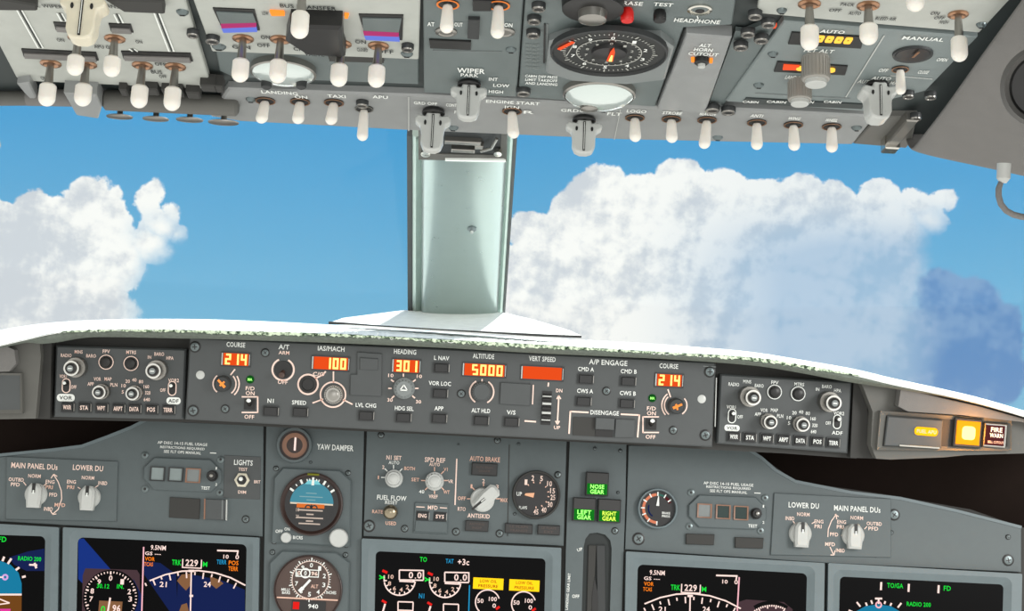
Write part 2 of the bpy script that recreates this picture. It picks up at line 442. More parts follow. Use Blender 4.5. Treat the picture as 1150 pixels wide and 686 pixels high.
# instrument panel backing sheet, in the plane of the main panel
fb = F_MAIN.sub(575, 600, -.0065)
mbk = MB(GSDARK)
mbk.poly([fb.L(*q) for q in ((-120, 525), (0, 516), (60, 509), (100, 503), (125, 492), (165, 474), (300, 474), (640, 492), (840, 502), (893, 540), (1000, 556), (1090, 572), (1160, 596), (1300, 640), (1300, 900), (-120, 900))], -.004, 0)
struct('trim_1', mbk, fb.M())

# ================================================================== GLARESHIELD
def sm(pts, n):
    """resample a polyline with smooth interpolation in x"""
    out = []; xs = [p[0] for p in pts]
    for i in range(n+1):
        x = xs[0]+(xs[-1]-xs[0])*i/n
        k = max(j for j in range(len(xs)-1) if xs[j] <= x+1e-6)
        x0, y0 = pts[k]; x1, y1 = pts[k+1]; t = (x-x0)/(x1-x0)
        m0 = (pts[k+1][1]-pts[k-1][1])/(pts[k+1][0]-pts[k-1][0]) if k > 0 else (y1-y0)/(x1-x0)
        m1 = (pts[k+2][1]-pts[k][1])/(pts[k+2][0]-pts[k][0]) if k+2 < len(pts) else (y1-y0)/(x1-x0)
        h = x1-x0; y = (2*t**3-3*t*t+1)*y0+(t**3-2*t*t+t)*h*m0+(-2*t**3+3*t*t)*y1+(t**3-t*t)*h*m1
        out.append((x, y))
    return out
NG = 560
SKY = sm([(-90, 388), (0, 370.5), (50, 363), (100, 359.5), (160, 358), (250, 359), (370, 364.5), (505, 373.5), (600, 379.5), (650, 381.5), (700, 384), (800, 391), (850, 396), (900, 404), (960, 414.5), (1000, 424), (1060, 437), (1100, 446.5), (1150, 461), (1240, 488)], NG)
EDG = sm([(-90, 406), (0, 388), (28, 381.5), (60, 374.5), (100, 371.5), (160, 371), (250, 372.5), (370, 376), (505, 383), (600, 388), (650, 391), (700, 394), (760, 397.5), (850, 403), (900, 410.5), (960, 421.5), (1000, 431), (1060, 443.5), (1100, 453), (1150, 467.5), (1240, 495)], NG)
LIPB = sm([(-90, 410), (0, 391), (28, 385), (50, 386), (80, 381), (110, 378.5), (200, 380), (250, 381), (370, 385), (505, 391), (600, 396.5), (700, 401), (760, 404), (850, 411), (900, 419), (950, 428.5), (1000, 436), (1060, 445.5), (1100, 454.5), (1150, 468.5), (1240, 496)], NG)
G = bpy.data.objects.new('glareshield', None); COL.objects.link(G); G.location = atY(505, 440, 1.80)
G['label'] = 'long curved glareshield with white sunlit top spanning under the windshield'; G['category'] = 'glareshield'
GI = Matrix.Translation(-G.location)
top = MB(GSTOP); lip = MB(GSLIP); top.x = lip.x = GI
V = []
for i in range(NG+1):
    jx = random.uniform(-1, 1)**3*1.6 if 60 < SKY[i][0] < 960 else 0
    e = atY(EDG[i][0], EDG[i][1]+jx, 1.712); k = atY(*SKY[i], 2.35)
    V += [k, k+(e-k)*.5+Vector((0, 0, .0)), e, e-Vector((0, -.0, .0006)), k-Vector((0, 0, .006))]
F = []
for i in range(NG):
    for q in range(5):
        r = (q+1) % 5; F.append([i*5+q, i*5+r, i*5+5+r, i*5+5+q])
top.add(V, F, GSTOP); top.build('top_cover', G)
V = []
for i in range(NG+1):
    e = atY(EDG[i][0], EDG[i][1]-.6, 1.714); l = atY(*LIPB[i], 1.722)
    h = max(e.z-l.z, .0015)
    V += [e, Vector((e.x, 1.7125, e.z-h*.45)), l, Vector((l.x, 1.79, l.z)), Vector((e.x, 1.79, e.z-.0005))]
F = []
for i in range(NG):
    for q in range(5):
        r = (q+1) % 5; F.append([i*5+q, i*5+r, i*5+5+r, i*5+5+q])
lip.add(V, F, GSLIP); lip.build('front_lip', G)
we = MB(WORN); we.x = GI; V = []; F = []; i0, i1 = [min(range(NG+1), key=lambda i: abs(EDG[i][0]-q)) for q in (70, 965)]
for i in range(i0, i1+1):
    fade = min(1, (i-i0)/20, (i1-i)/20); th = (1.6+random.uniform(-1, 1)*1.1+.9*math.sin(i*.05))*fade+.15
    a_ = atY(EDG[i][0], EDG[i][1]-.9-random.random()*.8, 1.7112); b_ = atY(EDG[i][0], EDG[i][1]+th, 1.7112); V += [a_, b_, b_+Vector((0, .0006, 0)), a_+Vector((0, .0006, 0))]
for i in range(i1-i0):
    for q in range(4): r = (q+1) % 4; F.append([i*4+q, i*4+r, i*4+4+r, i*4+4+q])
we.add(V, F, WORN); we.build('worn_edging', G)
# housing behind the control panels
def gs_block(name, pts, y0, y1, m, bev=0):
    f = [atY(x, y, y0) for x, y in pts]; b = [p+Vector((0, y1-y0, 0)) for p in f]
    mb = MB(m); mb.x = GI; n = len(f); F = [list(range(n)), [n+i for i in range(n)][::-1]]
    for i in range(n):
        j = (i+1) % n; F.append([i, n+i, n+j, j])
    mb.add(f+b, F); return mb.build(name, G)
gs_block('center_housing', [(30, 382), (60, 379), (110, 375), (250, 377), (505, 387), (700, 398), (850, 407), (900, 414), (962, 425), (962, 515), (880, 509), (800, 505), (700, 499), (505, 489), (300, 479), (208, 474), (56, 471), (30, 470)], 1.772, 1.90, GSDARK)
gs_block('end_housing', [(-70, 401), (0, 388.5), (25, 383), (44, 381), (46, 400), (40, 470), (-70, 472)], 1.74, 1.88, GSBODY)
gs_block('end_housing', [(966, 426), (1000, 433), (1060, 445), (1100, 454), (1150, 468.5), (1230, 494), (1230, 520), (1150, 509), (1085, 511), (1060, 513.5), (1000, 516), (984, 515), (978, 500), (980, 462)], 1.74, 1.88, GSBODY)
gs_block('grip_pad', [(-60, 398), (0, 389), (8, 389), (16, 393), (18, 408), (10, 417), (-60, 420)], 1.725, 1.739, TRIM)
gs_block('grip_pad', [(1012, 436), (1060, 447.5), (1100, 456.5), (1150, 470.5), (1230, 495), (1230, 500), (1150, 474), (1080, 466), (1020, 462), (1009, 456)], 1.722, 1.739, TRIM)
# side cheeks between the end housings and the EFIS panels
gs_block('cheek', [(44, 381), (58, 380), (56, 470), (40, 470)], 1.752, 1.78, GSDARK)
gs_block('cheek', [(959, 424), (968, 426), (984, 515), (955, 514)], 1.757, 1.78, GSDARK)
bl = MB(SCREW); bl.x = GI
# ================================================================== WINDSHIELD POST
pb = atY(513, 352, 2.30); pt = atY(517, 148, 1.95)
dv = (pt-pb); dv.x = 0; dv.normalize()
F_POST = Fr(pb, Vector((1, 0, 0)).cross(dv), (1, 0, 0))
post = T('windshield_post', 'broad pale green metal center post between the two windshields', 'window post', F_POST, 513, 352)
def col(name, xs_top, xs_bot, prof, m, ytop=150, ybot=354, zoff=0):
    """column running up the post; prof = [(t, z)] across its width"""
    b = MB(m); L0 = post.p(xs_bot[0], ybot); L1 = post.p(xs_bot[1], ybot); U_0 = post.p(xs_top[0], ytop); U_1 = post.p(xs_top[1], ytop)
    V = []
    for a, c in ((L0, L1), (U_0, U_1)):
        for t, z in prof: V.append((a[0]+(c[0]-a[0])*t, a[1]+(c[1]-a[1])*t, z+zoff))
    n = len(prof); F = [[i, i+1, n+i+1, n+i] for i in range(n-1)]+[[n-1, 0, n, 2*n-1], list(range(n))[::-1], [n+i for i in range(n)]]
    b.add(V, F, m, True); return b.build(name, post.r)
bulge = [(0, -.02)]+[(.5-.5*math.cos(PI*i/18)*(1), .026*math.sin(PI*i/18)**.55) for i in range(19)]+[(1, -.02)]
col('column', (473, 571), (473, 559), bulge, POSTM)
flat = [(0, -.02), (0, 0), (1, 0), (1, -.02)]
col('edge_strip', (457, 463), (458, 463), [(0, -.02), (0, .003), (1, .003), (1, -.02)], SEAL)
col('edge_strip', (463, 474), (463, 473.5), [(0, -.02), (0, .002), (.4, .006), (1, .002), (1, -.02)], POSTS)
col('edge_strip', (570, 577), (558.5, 564.5), [(0, -.02), (0, .002), (.5, .005), (1, .002), (1, -.02)], POSTS)
col('edge_strip', (577, 581), (564.5, 567), [(0, -.02), (0, .003), (1, .003), (1, -.02)], SEAL)
b = MB([GUN, SCREW, BLACK]); a = post.p(530, 257, .026); k = post.k
b.lathe(a[0], a[1], [(.006, .024), (.006, .027), (.003, .030)], SCREW, 14); b.lathe(a[0], a[1], [(.0022, .0295), (.0018, .033)], KNOB, 12)
b.build('rivet', post.r)
HB = .032
b = MB([DKPL]); b.frame(post.P([(470, 138), (570, 140), (569, 180), (470, 178)], HB), post.P([(478, 143), (563, 144), (562, 176), (478, 174)], HB), 0, .034, GSBODY, .03)
b.poly(post.P([(471, 138), (569, 140), (568, 179), (471, 177)], HB), 0, .0285, DKPL)
b.poly(post.P([(500, 177), (568, 178), (568, 179.6), (500, 178.6)], HB), .02, .0355, LETW)
b.build('top_bracket', post.r)
b = MB([GUN, BLACK])
for x, y, w in ((520, 160, 34), (538, 165, 8), (520, 169, 22)):
    q = post.p(x, y, .034); b.box(q[0], q[1], w*k, 5*k, .028, .036, GUN, .001)
q = post.p(478, 172, .034); b.lathe(q[0], q[1], [(.006, .03), (.006, .036), (.003, .037)], CHROME, 12)
q = post.p(559, 172, .034); b.lathe(q[0], q[1], [(.005, .03), (.005, .036), (.003, .037)], CHROME, 12)
b.tube([(*post.p(540, 170, .035), .035), (*post.p(552, 165, .036), .038), (*post.p(558, 155, .036), .037)], .002, GUN, 8)
b.build('latch', post.r)
# wedge-shaped base cover the post stands on
fr_pts = [(372, 361.5), (385, 357), (455, 348), (510, 349), (566, 351), (600, 359), (640, 371), (652, 376.5), (610, 375.5), (500, 370), (420, 365)]
f = [atY(x, y, 2.02+(376-y)*.010) for x, y in fr_pts]
bp_ = bpy.data.objects.new('post_base_cover', None); COL.objects.link(bp_); bp_.location = atY(512, 365, 2.2)
bp_['label'] = 'white sunlit wedge-shaped cover plate at the foot of the windshield post'; bp_['category'] = 'cover plate'
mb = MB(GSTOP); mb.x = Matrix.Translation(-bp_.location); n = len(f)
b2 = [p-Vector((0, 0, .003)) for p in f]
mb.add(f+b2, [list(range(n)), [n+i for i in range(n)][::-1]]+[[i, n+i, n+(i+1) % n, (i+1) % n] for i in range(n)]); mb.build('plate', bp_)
mb = MB(BLACK); mb.x = Matrix.Translation(-bp_.location)
e0 = [(369, 361), (390, 362.5), (420, 365), (500, 370), (610, 375.3), (653, 377)]; e1 = [(369, 364), (390, 364.5), (420, 366.3), (500, 371.3), (610, 378), (653, 379.5)]
f = [atY(x, y, 2.015) for x, y in e0]+[atY(x, y, 2.015) for x, y in e1[::-1]]; n = len(f); b2 = [p+Vector((0, .02, 0)) for p in f]
mb.add(f+b2, [list(range(n)), [n+i for i in range(n)][::-1]]+[[i, n+i, n+(i+1) % n, (i+1) % n] for i in range(n)]); mb.build('rubber_edge', bp_)

# windshield panes, just outside the post
for nm, xs in (('window_1', (-260, 460)), ('window_2', (572, 1420))):
    q = [(xs[0], 440 if xs[0] < 0 else 400), (xs[1], 400 if xs[1] < 600 else 540), (xs[1], 40), (xs[0], 40)]
    off = -.03
    P = [F_POST.hit(x, y, off) for x, y in q]; w = Vector((0, .006, .003))
    mb = MB(PANE); mb.add(P+[p+w for p in P], [[0, 1, 2, 3], [7, 6, 5, 4], [0, 4, 5, 1], [1, 5, 6, 2], [2, 6, 7, 3], [3, 7, 4, 0]]); struct(nm, mb)

# ================================================================== MODE CONTROL PANEL
m = T('mode_control_panel', 'long dark grey autopilot panel with orange number windows in the glareshield', 'control panel', F_MCP, 505, 440)
m.plate([(213, 379), (505, 392), (804, 407), (800, 502), (505, 487), (208, 471)], -.01, 0, MCPM, .0015)
for x, y in ((219, 389.5), (217, 461), (797, 417.5), (792, 488.5)): m.screw(x, y, 6.5)
for x, y in ((298, 396), (253, 459), (518, 442), (681, 439), (756, 483)): m.screw(x, y, 5)
for x, y in ((225, 421), (788, 448)):
    a = m.p(x, y); b = MB(KNOB); b.lathe(a[0], a[1], [(.0048, 0), (.0048, .0005), (.003, .0012)], None, 18); b.build('light_sensor', m.r)
L = m.text
L('COURSE', 265, 387, 21, 5.5, LETW); m.seg(265, 403.5, 28, 13.5, '214', 3.2)
L('A/T', 319, 389.5, 12, 5.5, LETW); L('ARM', 319, 396, 12, 4)
L('IAS/MACH', 372, 391.5, 30, 5.5, LETW); m.seg(371.5, 408, 38, 14, '100', 4.5)
L('HEADING', 455, 395, 25, 5.5, LETW); m.seg(456.5, 411, 28, 14, '301', 3.2)
L('ALTITUDE', 543, 400, 24, 5.5, LETW); m.seg(544, 415.5, 45, 13.5, '5000', 4.9)
L('VERT SPEED', 609, 403, 30, 5.5, LETW); m.seg(609, 419, 44, 14, '', 5)
L('COURSE', 751, 411, 21, 5.5, LETW); m.seg(751.5, 427, 28, 13.5, '214', 3.2)
L('A/P ENGAGE', 683, 407, 43, 6, LETW)
for px, py, tx, w, bx, by in ((304, 450, 'N1', 7, 304, 461.5), (336, 452, 'SPEED', 16, 337, 462.5), (411, 455, 'LVL CHG', 23, 411, 466.5), (454, 458.5, 'HDG SEL', 21, 453, 468.5),
        (496, 402, 'L NAV', 17, 495.5, 413), (494, 430.5, 'VOR LOC', 25, 494, 441.5), (493, 458.5, 'APP', 10, 493, 469.5), (540, 461, 'ALT HLD', 21, 540, 472), (574, 463, 'V/S', 10, 574, 473.5),
        (658, 414.5, 'CMD A', 18, 657.5, 425.5), (706, 417, 'CMD B', 18, 705, 428), (657, 439, 'CWS A', 18, 655, 450.5), (705, 441.5, 'CWS B', 18, 703.5, 453)):
    L(tx, px, py, w, 4.8, LETW); m.button(bx, by, 15, 9.5, None)
# course knobs (glowing pointer) on both ends
def course(px, py, side):
    k = m.k; a = m.p(px, py)
    def mk():
        b = MB([DKPL, LETO]); b.lathe(0, 0, [(.009, 0), (.0088, .011), (.0075, .0125)], None, 28)
        return b
    o = inst('course_knob', ('course',), mk, m.r, (a[0], a[1], 0))
    b = MB(E_O); d = -1 if side < 0 else 1
    for t, l, w in ((R_(135 if side < 0 else 25), .0062, .0024), (R_(-45 if side < 0 else 205), .005, .003), (R_(45 if side < 0 else 280), .004, .002), (R_(225 if side < 0 else 120), .003, .002)):
        b.line(0, 0, l*math.cos(t), l*math.sin(t), w, .0132, E_AMBO)
    b.build('pointer', o)
E_AMBO = em('amber_pointer', (255, 150, 70), 1.3)
course(251, 430.5, -1); course(758.5, 455.5, 1)
m.arc(251, 431, 11.5, 1.5, 130, 235); m.arc(252, 431, 13, 1.5, -50, 45); m.arc(252, 431, 16.5, 1.5, -45, 35); m.ln(259, 421, 264, 414.5, 1.6)
m.arc(760, 455, 11.5, 1.5, -55, 45); m.arc(759, 455, 13, 1.5, 135, 235); m.arc(759, 455, 16, 1.5, 130, 225); m.ln(753, 446, 750, 437, 1.6)
for x, y in ((281, 426), (732.5, 447)):
    a = m.p(x, y); b = MB([E_DG, E_LG]); b.lathe(a[0], a[1], [(.0045, 0), (.0045, .001), (.003, .0016)], None, 16)
    b.text('MA', a[0], a[1], .005, .003, .0019, E_LG); b.build('indicator_lamp', m.r)
for x, y in ((280.5, 454), (731, 476.5)):
    s_ = 1 if x < 500 else -1; dy = y-454
    for yy in (445.5, 463): m.ln(x-9, yy+dy, x+9, yy+dy, 1.5)
    m.ln(x+9*s_, 445+dy, x+9*s_, 463.5+dy, 1.5)
    L('F/D', x+.5, 436+dy, 10, 4.5); L('ON', x+.5, 441.5+dy, 10, 4.5); L('OFF', x-.5, 468+dy, 11, 4.5)
    a = m.p(x, y); b = MB(BLACK); b.box(a[0], a[1], .0125, .012, 0, .0008, BLACK); b.build('switch_plate', m.r); m.flipper(x, y+1, .012, 3)
# autothrottle arm switch
b = MB([BLACK, RINGO]); a = m.p(318, 415); b.lathe(a[0], a[1], [(.0098, 0), (.0095, .0015)], BLACK, 24); b.build('switch_plate', m.r)
m.arc(318, 415, 12, 2, 115, 425); 
o = m.flipper(318, 417, .014, 3.4, -.6, BROWN, name='toggle_switch'); L('OFF', 317.5, 429, 11, 4.5)
L('C/O', 358, 420, 13, 4.5); b = MB([BLACK]); a = m.p(346, 431.5); b.lathe(a[0], a[1], [(.0095, 0), (.009, .003), (.007, .0032), (.0065, .0015)], None, 24); b.build('push_button', m.r)
m.arc(346, 431.5, 11, 2, 0, 360); m.ln(354, 425, 362, 421, 1.8); m.ln(362, 421, 366, 417, 1.8)
m.knob(374, 443.5, 9.5, .014, 10.5, GUN, 'cap', 24, 'speed_knob'); m.arc(374, 443, 14, 1.8, 0, 360)
m.ln(374.5, 417, 374.5, 429.5, 1.6); m.ln(351, 452.5, 363, 448, 1.6); m.ln(396, 454, 385, 448.5, 1.6)
b = MB(MCPM); b.poly(m.P([(401, 395), (429, 397), (428.5, 445), (393, 443.5), (393.5, 420), (401, 420)]), 0, .0022, None, .0006); b.poly(m.P([(404, 401), (425, 402.5), (424.5, 416), (404, 415)]), .002, .0036, None, .0008); b.build('blank_cover', m.r)
# heading knob
m.knob(453.5, 436.5, 9.5, .013, 12, KNOBD, None, 16, 'heading_knob'); b = MB(LETW); a = m.p(453.5, 436, .013)
b.line(a[0]-.004, a[1]-.002, a[0], a[1]+.004, .0013, .0145); b.line(a[0]+.004, a[1]-.002, a[0], a[1]+.004, .0013, .0145); b.line(a[0]-.004, a[1]-.002, a[0]+.004, a[1]-.002, .0013, .0145); b.build('bank_pointer', m.r)
for i in range(10):
    t = R_(60-300*i/9+0); x, y = 453+14*math.cos(t+PI/2-.55), 436-14*math.sin(t+PI/2-.55)
for t in (35, 0, -40, 145, 180, 220, 90):
    c, q = math.cos(R_(t)), math.sin(R_(t)); m.ln(453+13*c, 436-13*q, 453+17*c, 436-17*q, 1.6)
L('10', 439, 421.5, 6, 4); L('10', 471, 422.5, 6, 4); L('30', 438, 449, 6, 4); L('30', 470, 451, 6, 4)
# altitude knob
m.knob(541, 440, 10, .013, 11, MCPM, None, 24, 'altitude_knob'); m.arc(541, 440, 13.5, 1.7, 120, 240); m.arc(541, 440, 13.5, 1.7, -60, 60); m.ln(541.5, 425.5, 541, 431, 1.5)
b = MB(MCPM); b.poly(m.P([(562, 429), (596, 431), (595, 455.5), (561, 453.5)]), 0, .0025, None, .0007); b.build('blank_cover', m.r); m.ln(599, 432, 598, 454, 1.3)
# vertical speed thumb wheel
b = MB([BLACK, CHROME]); a = m.p(613.5, 458); k = m.k
b.box(a[0], a[1], 11*k, 38*k, 0, .0006, BLACK)
o = b.build('wheel_slot', m.r, None)
b = MB([KNOB, BLACK])
for i in range(9):
    t = -75+150*i/8; y = 16*k*math.sin(R_(t)); z = .006*math.cos(R_(t))
    b.box(a[0], a[1]+y, 10*k, max(2.6*k*math.cos(R_(t)), .0007), 0, z+.0014, KNOB if i % 2 else BLACK, .0003)
b.build('thumb_wheel', m.r)
L('DN', 628, 438.5, 7, 4); L('UP', 625.5, 480, 7, 4); m.ln(627.5, 446, 626, 474, 1.6); m.ln(616, 429.5, 615.5, 434, 1.6); m.ln(589, 472.5, 602, 473.5, 1.8)
for d in (-1, 1): m.ln(627.5+d*2.2, 448, 627.5, 444, 1.4); m.ln(626+d*2.2, 472.5, 626, 476.5, 1.4)
# disengage bar
m.ln(640.5, 462, 661, 463, 1.8); m.ln(697, 465, 718, 466, 1.8); m.ln(640.5, 461.5, 639, 487, 1.8); m.ln(718, 465.5, 716, 491, 1.8); L('DISENGAGE', 679, 463.5, 32, 5, LETW)
b = MB([GSDARK, MCPM]); b.poly(m.P([(644, 468), (668, 469), (668, 490), (643, 488.5)]), 0, .0012, GSDARK); b.poly(m.P([(691, 470), (713, 471), (712, 491), (690, 491)]), 0, .003, MCPM, .0006)
b.poly(m.P([(668.5, 468), (690, 469), (689, 482.5), (668, 481.5)]), 0, .006, MCPM, .0008); b.poly(m.P([(669, 482), (688, 483), (688, 491), (668, 490)]), 0, .0015, BLACK); b.build('disengage_bar', m.r)
m.ln(789.5, 411, 804, 412, 1, KNOBD); m.ln(804.5, 424, 803, 479, 1, KNOB)
m.done()

# ================================================================== EFIS PANELS
def efis(fr, c, label, K, side):
    t = T('navigation_control_panel', label, 'control panel', fr, *c, group='small control panels at the ends of the autopilot panel')
    LT = LET if side < 0 else LETW
    t.plate(K['rect'], -.012, 0, MCPM, .0018)
    for i, (x, y, cap) in enumerate(K['big']):
        o = t.knob(x, y, 8.6, .030, 11.5, GUN, 'white', 0, 'selector_knob')
    for i, (x, y) in enumerate(K['small']): t.knob(x, y, 7.6, .02, 8.8, GUN, 'white', 0, 'selector_knob')
    for x, y in K['ring']:
        a = t.p(x, y); b = MB([LET, BLACK]); b.arc(a[0], a[1], .0079, .0009, 0, 360, .002, LT); b.lathe(a[0], a[1], [(.0079, 0), (.0077, .0016), (.0058, .0018), (.005, .0045), (.003, .0052)], BLACK, 22); b.build('push_button', t.r)
    for x, y in K['sw']:
        a = t.p(x, y); b = MB([LT, BLACK]); b.frame(rrect(a[0], a[1], .0095, .0165, .0047), rrect(a[0], a[1], .0075, .0145, .0037), 0, .001, LT); b.box(a[0], a[1], .0078, .0148, 0, .0006, BLACK, 0, .0037)
        b.build('switch_ring', t.r); t.flipper(x, y-1, .010, 2.4, .5)
    for s_, x, y, w, h in K['txt']: t.text(s_, x, y, w, h, LT)
    for s_, x, y, w, h in K['plac']:
        a = t.p(x, y); b = MB([LETW, LETD]); b.box(a[0], a[1], w*t.k, h*t.k, .0, .0007, LETW, 0, h*t.k*.45); b.text(s_, a[0], a[1], w*t.k*.72, h*t.k*.5, .0009, LETD); b.build('placard', t.r)
    for i, (s_, x, y) in enumerate(zip(('WXR', 'STA', 'WPT', 'ARPT', 'DATA', 'POS', 'TERR'), K['bx'], K['by'])):
        t.button(x, y, 12, 9.5, s_, BTN, LT, True, .0045)
    t.done()
efis(F_EL, (134, 430), 'dark control panel with two large white-ringed knobs, left of the autopilot panel',
    dict(rect=[(63, 388), (209, 392), (206, 471), (60, 468)], big=[(80, 413.5, 0), (172, 416.5, 0)], small=[(111, 440.5), (148.5, 442)], ring=[(119.5, 406.5), (147.5, 408)],
    sw=[(74.5, 433), (193.5, 436)], bx=[76.5, 95.5, 114.5, 133.5, 151.5, 170.5, 189.5], by=[457, 457.5, 458, 458.5, 459, 459.5, 460],
    plac=[('VOR', 74, 446.5, 20, 8.5), ('ADF', 195, 450, 16, 8)],
    txt=[('RADIO', 74.5, 399, 12, 4), ('MINS', 88.5, 395, 9, 4), ('BARO', 102.5, 399.5, 11, 4), ('FPV', 119.5, 394.5, 8, 4), ('MTRS', 147.5, 395.5, 11, 4), ('IN', 168, 401, 4, 3.5), ('BARO', 179, 397.5, 11, 4), ('HPA', 191, 402, 8, 4),
    ('APP', 102, 431, 7, 4), ('VOR', 109.5, 425.5, 8, 4), ('MAP', 121.5, 425.5, 8, 4), ('PLN', 128, 432, 8, 4), ('VOR1', 71, 422.5, 8, 4), ('OFF', 83, 434.5, 6, 4), ('VOR2', 195, 427, 12, 4), ('OFF', 183, 438, 6, 4),
    ('5', 138, 440, 2.5, 4), ('10', 139, 433, 5, 4), ('20', 143.5, 428, 5, 4), ('40', 151, 426.5, 5, 4), ('80', 158.5, 428.5, 5, 4), ('160', 164.5, 434, 6, 4), ('320', 166, 441, 6, 4), ('640', 165, 448.5, 7, 4)]), -1)
efis(F_ER, (880, 465), 'dark control panel with two large white-ringed knobs, right of the autopilot panel',
    dict(rect=[(809, 420), (957, 429), (952, 509), (805, 498)], big=[(846, 446.5, 0), (936.5, 452.5, 0)], small=[(865.5, 474), (902, 477)], ring=[(869.5, 440), (896, 442)],
    sw=[(822, 467), (940, 473.5)], bx=[823.5, 841.5, 860.5, 879, 898, 917, 935], by=[490, 491, 492, 493.2, 494.5, 495.5, 497],
    plac=[('VOR', 822, 480.5, 17, 7)],
    txt=[('RADIO', 824, 431.5, 12, 4), ('MINS', 839, 428.5, 9, 4), ('BARO', 852.5, 433, 10, 4), ('FPV', 870, 429.5, 8, 4), ('MTRS', 897.5, 431.5, 11, 4), ('IN', 918, 437, 4, 3.5), ('BARO', 928.5, 434, 11, 4), ('HPA', 940.5, 438.5, 8, 4),
    ('APP', 851, 465, 7, 4), ('VOR', 858, 460.5, 8, 4), ('MAP', 869.5, 460.5, 8, 4), ('PLN', 876, 467, 7, 4), ('VOR1', 821, 457, 10, 4), ('OFF', 831, 468, 6, 4), ('VOR2', 942, 464, 12, 4), ('OFF', 930, 475, 6, 4), ('ADF', 940, 486, 12, 4),
    ('5', 886, 475, 2.5, 4), ('10', 886, 469, 5, 4), ('20', 892, 463.5, 5, 4), ('40', 899.5, 462.5, 5, 4), ('80', 907, 464, 5, 4), ('160', 913, 470, 6, 4), ('320', 915, 477.5, 6, 4), ('640', 913.5, 484.5, 6, 4)]), 1)

# ================================================================== WARNING LIGHT PANELS IN THE GLARESHIELD
w = T('warning_light_panel', 'recessed panel with glowing amber lamp and dark red fire button at right', 'warning light', F_GR, 1060, 487)
b = MB([GSDARK, GSBODY]); b.frame(w.P([(988, 461), (1135, 471), (1135, 506), (984, 505)]), w.P([(995, 466), (1131, 475), (1131, 501.5), (991, 501)]), -.005, .003, GSBODY, 0)
b.poly(w.P([(993, 464), (1132, 474), (1132, 503), (989, 503)]), -.005, -.0005, GSDARK); b.build('surround', w.r)
b = MB([GSDARK, GUN]); b.poly(w.P([(996, 467), (1058, 471.5), (1056, 503), (992, 500)]), 0, .004, MCPM, .001); b.poly(w.P([(1009, 498.5), (1054, 501.5), (1054, 503.5), (1009, 500.5)]), .003, .0052, CHROME, .0003); b.build('annunciator_cover', w.r)
a = w.p(1040, 484.5, .004); b = MB(E_AMB); b.box(a[0], a[1], .0265, .0095, .004, .006, E_AMBL, .001, .004); b.text('FUEL APU', a[0], a[1], .022, .004, .0062, LETO); b.build('amber_legend', w.r)
a = w.p(1085, 485.5); b = MB([DKPL, E_AMB, E_AMBH]); b.box(a[0], a[1], .031, .032, -.002, .006, DKPL, .001); o = b.build('caution_lamp', w.r)
b = MB([E_AMB, E_AMBH]); b.box(a[0], a[1], .0265, .0265, .006, .0088, E_AMB, .0012); b.box(a[0], a[1], .015, .015, .0086, .0092, E_AMBH, .0004, .004); b.build('lens', o)
lp = bpy.data.lights.new('caution_lamp_glow', 'POINT'); lp.energy = .22; lp.color = (1, .38, .05); lp.shadow_soft_size = .006
lo_ = bpy.data.objects.new('caution_lamp_glow', lp); COL.objects.link(lo_); lo_.location = w.f.W(a[0], a[1], .022)
a = w.p(1116.5, 488.5); b = MB([BLACK]); b.box(a[0], a[1], .026, .027, -.002, .0045, GUN, .001); o = b.build('fire_warning_button', w.r)
b = MB([E_DR]); b.box(a[0]-.001, a[1], .0215, .0225, .004, .0066, E_DR, .001); b.text('FIRE', a[0], a[1]+.0065, .013, .0052, .0069, LETW); b.text('WARN', a[0], a[1], .015, .0048, .0069, LETW); b.text('BELL CUTOUT', a[0], a[1]-.0075, .018, .003, .0069, LETO); b.build('lens', o)
g = T('warning_light_panel', 'dark blank warning light panel at the far left end of the glareshield', 'warning light', F_GL, 0, 443)
b = MB([MCPM]); b.frame(g.P([(-66, 417), (25, 419), (26, 464), (-66, 465)]), g.P([(-60, 421), (22, 422), (22, 459), (-60, 460)]), -.004, .003, GSBODY, .0); b.poly(g.P([(-61, 420), (23, 421), (23, 460), (-61, 461)]), -.004, .0005, MCPM); b.build('cover', g.r)
# ================================================================== MAIN INSTRUMENT PANEL
def gauge_body(t, px, py, ro, ri, face=FACE, z=.006, rim=GSDARK):
    """round instrument: bezel ring + recessed face"""
    a = t.p(px, py); k = t.k
    b = MB([rim]); b.lathe(a[0], a[1], [(ro*k, -.0), (ro*k, z*.8), (ro*k*.97, z), (ri*k*1.02, z), (ri*k, z*.8), (ri*k, .0008)], rim, 44); b.build('bezel', t.r)
    b = MB([face]); b.lathe(a[0], a[1], [(ri*k*1.01, 0), (ri*k*1.01, .0012)], face, 44); b.build('dial', t.r)
    return a

# ---- left outboard panel
t = T('left_instrument_panel', 'grey left instrument panel plate carrying small switches under the glareshield', 'instrument panel', F_MAIN, 150, 550)
t.plate([(-100, 532), (0, 513), (60, 506), (92, 502), (122, 491), (147, 481), (165, 472), (296, 478), (295, 602.5), (0, 585.5), (-100, 580)], -.004, 0, PANEL)
b = MB([BEZEL]); P0 = [(-100, 530), (0, 511), (60, 505), (92, 501), (122, 490), (147, 480), (165, 471)]; 
for i in range(len(P0)-1):
    p, q = t.p(*P0[i]), t.p(*P0[i+1]); b.line(p[0], p[1], q[0], q[1], .0035, .0012, BEZEL, .005)
b.build('top_rim', t.r)
t.screw(276, 583, 4.5)
for s_, y, w_ in (('AP DISC 14-15 FUEL USAGE', 498, 56), ('RESTRICTIONS REQUIRED', 503.2, 50), ('SEE FLT OPS MANUAL', 507.8, 42)): t.text(s_, 205, y, w_, 3.2, LETW)
t.ln(236, 508.5, 243, 508.8, 1, LETW)
b = MB([PANEL]); b.poly(t.P([(252, 511), (293, 513), (292, 561), (251, 559)]), 0, .0008, MCPM, .0003); b.build('switch_plate', t.r)
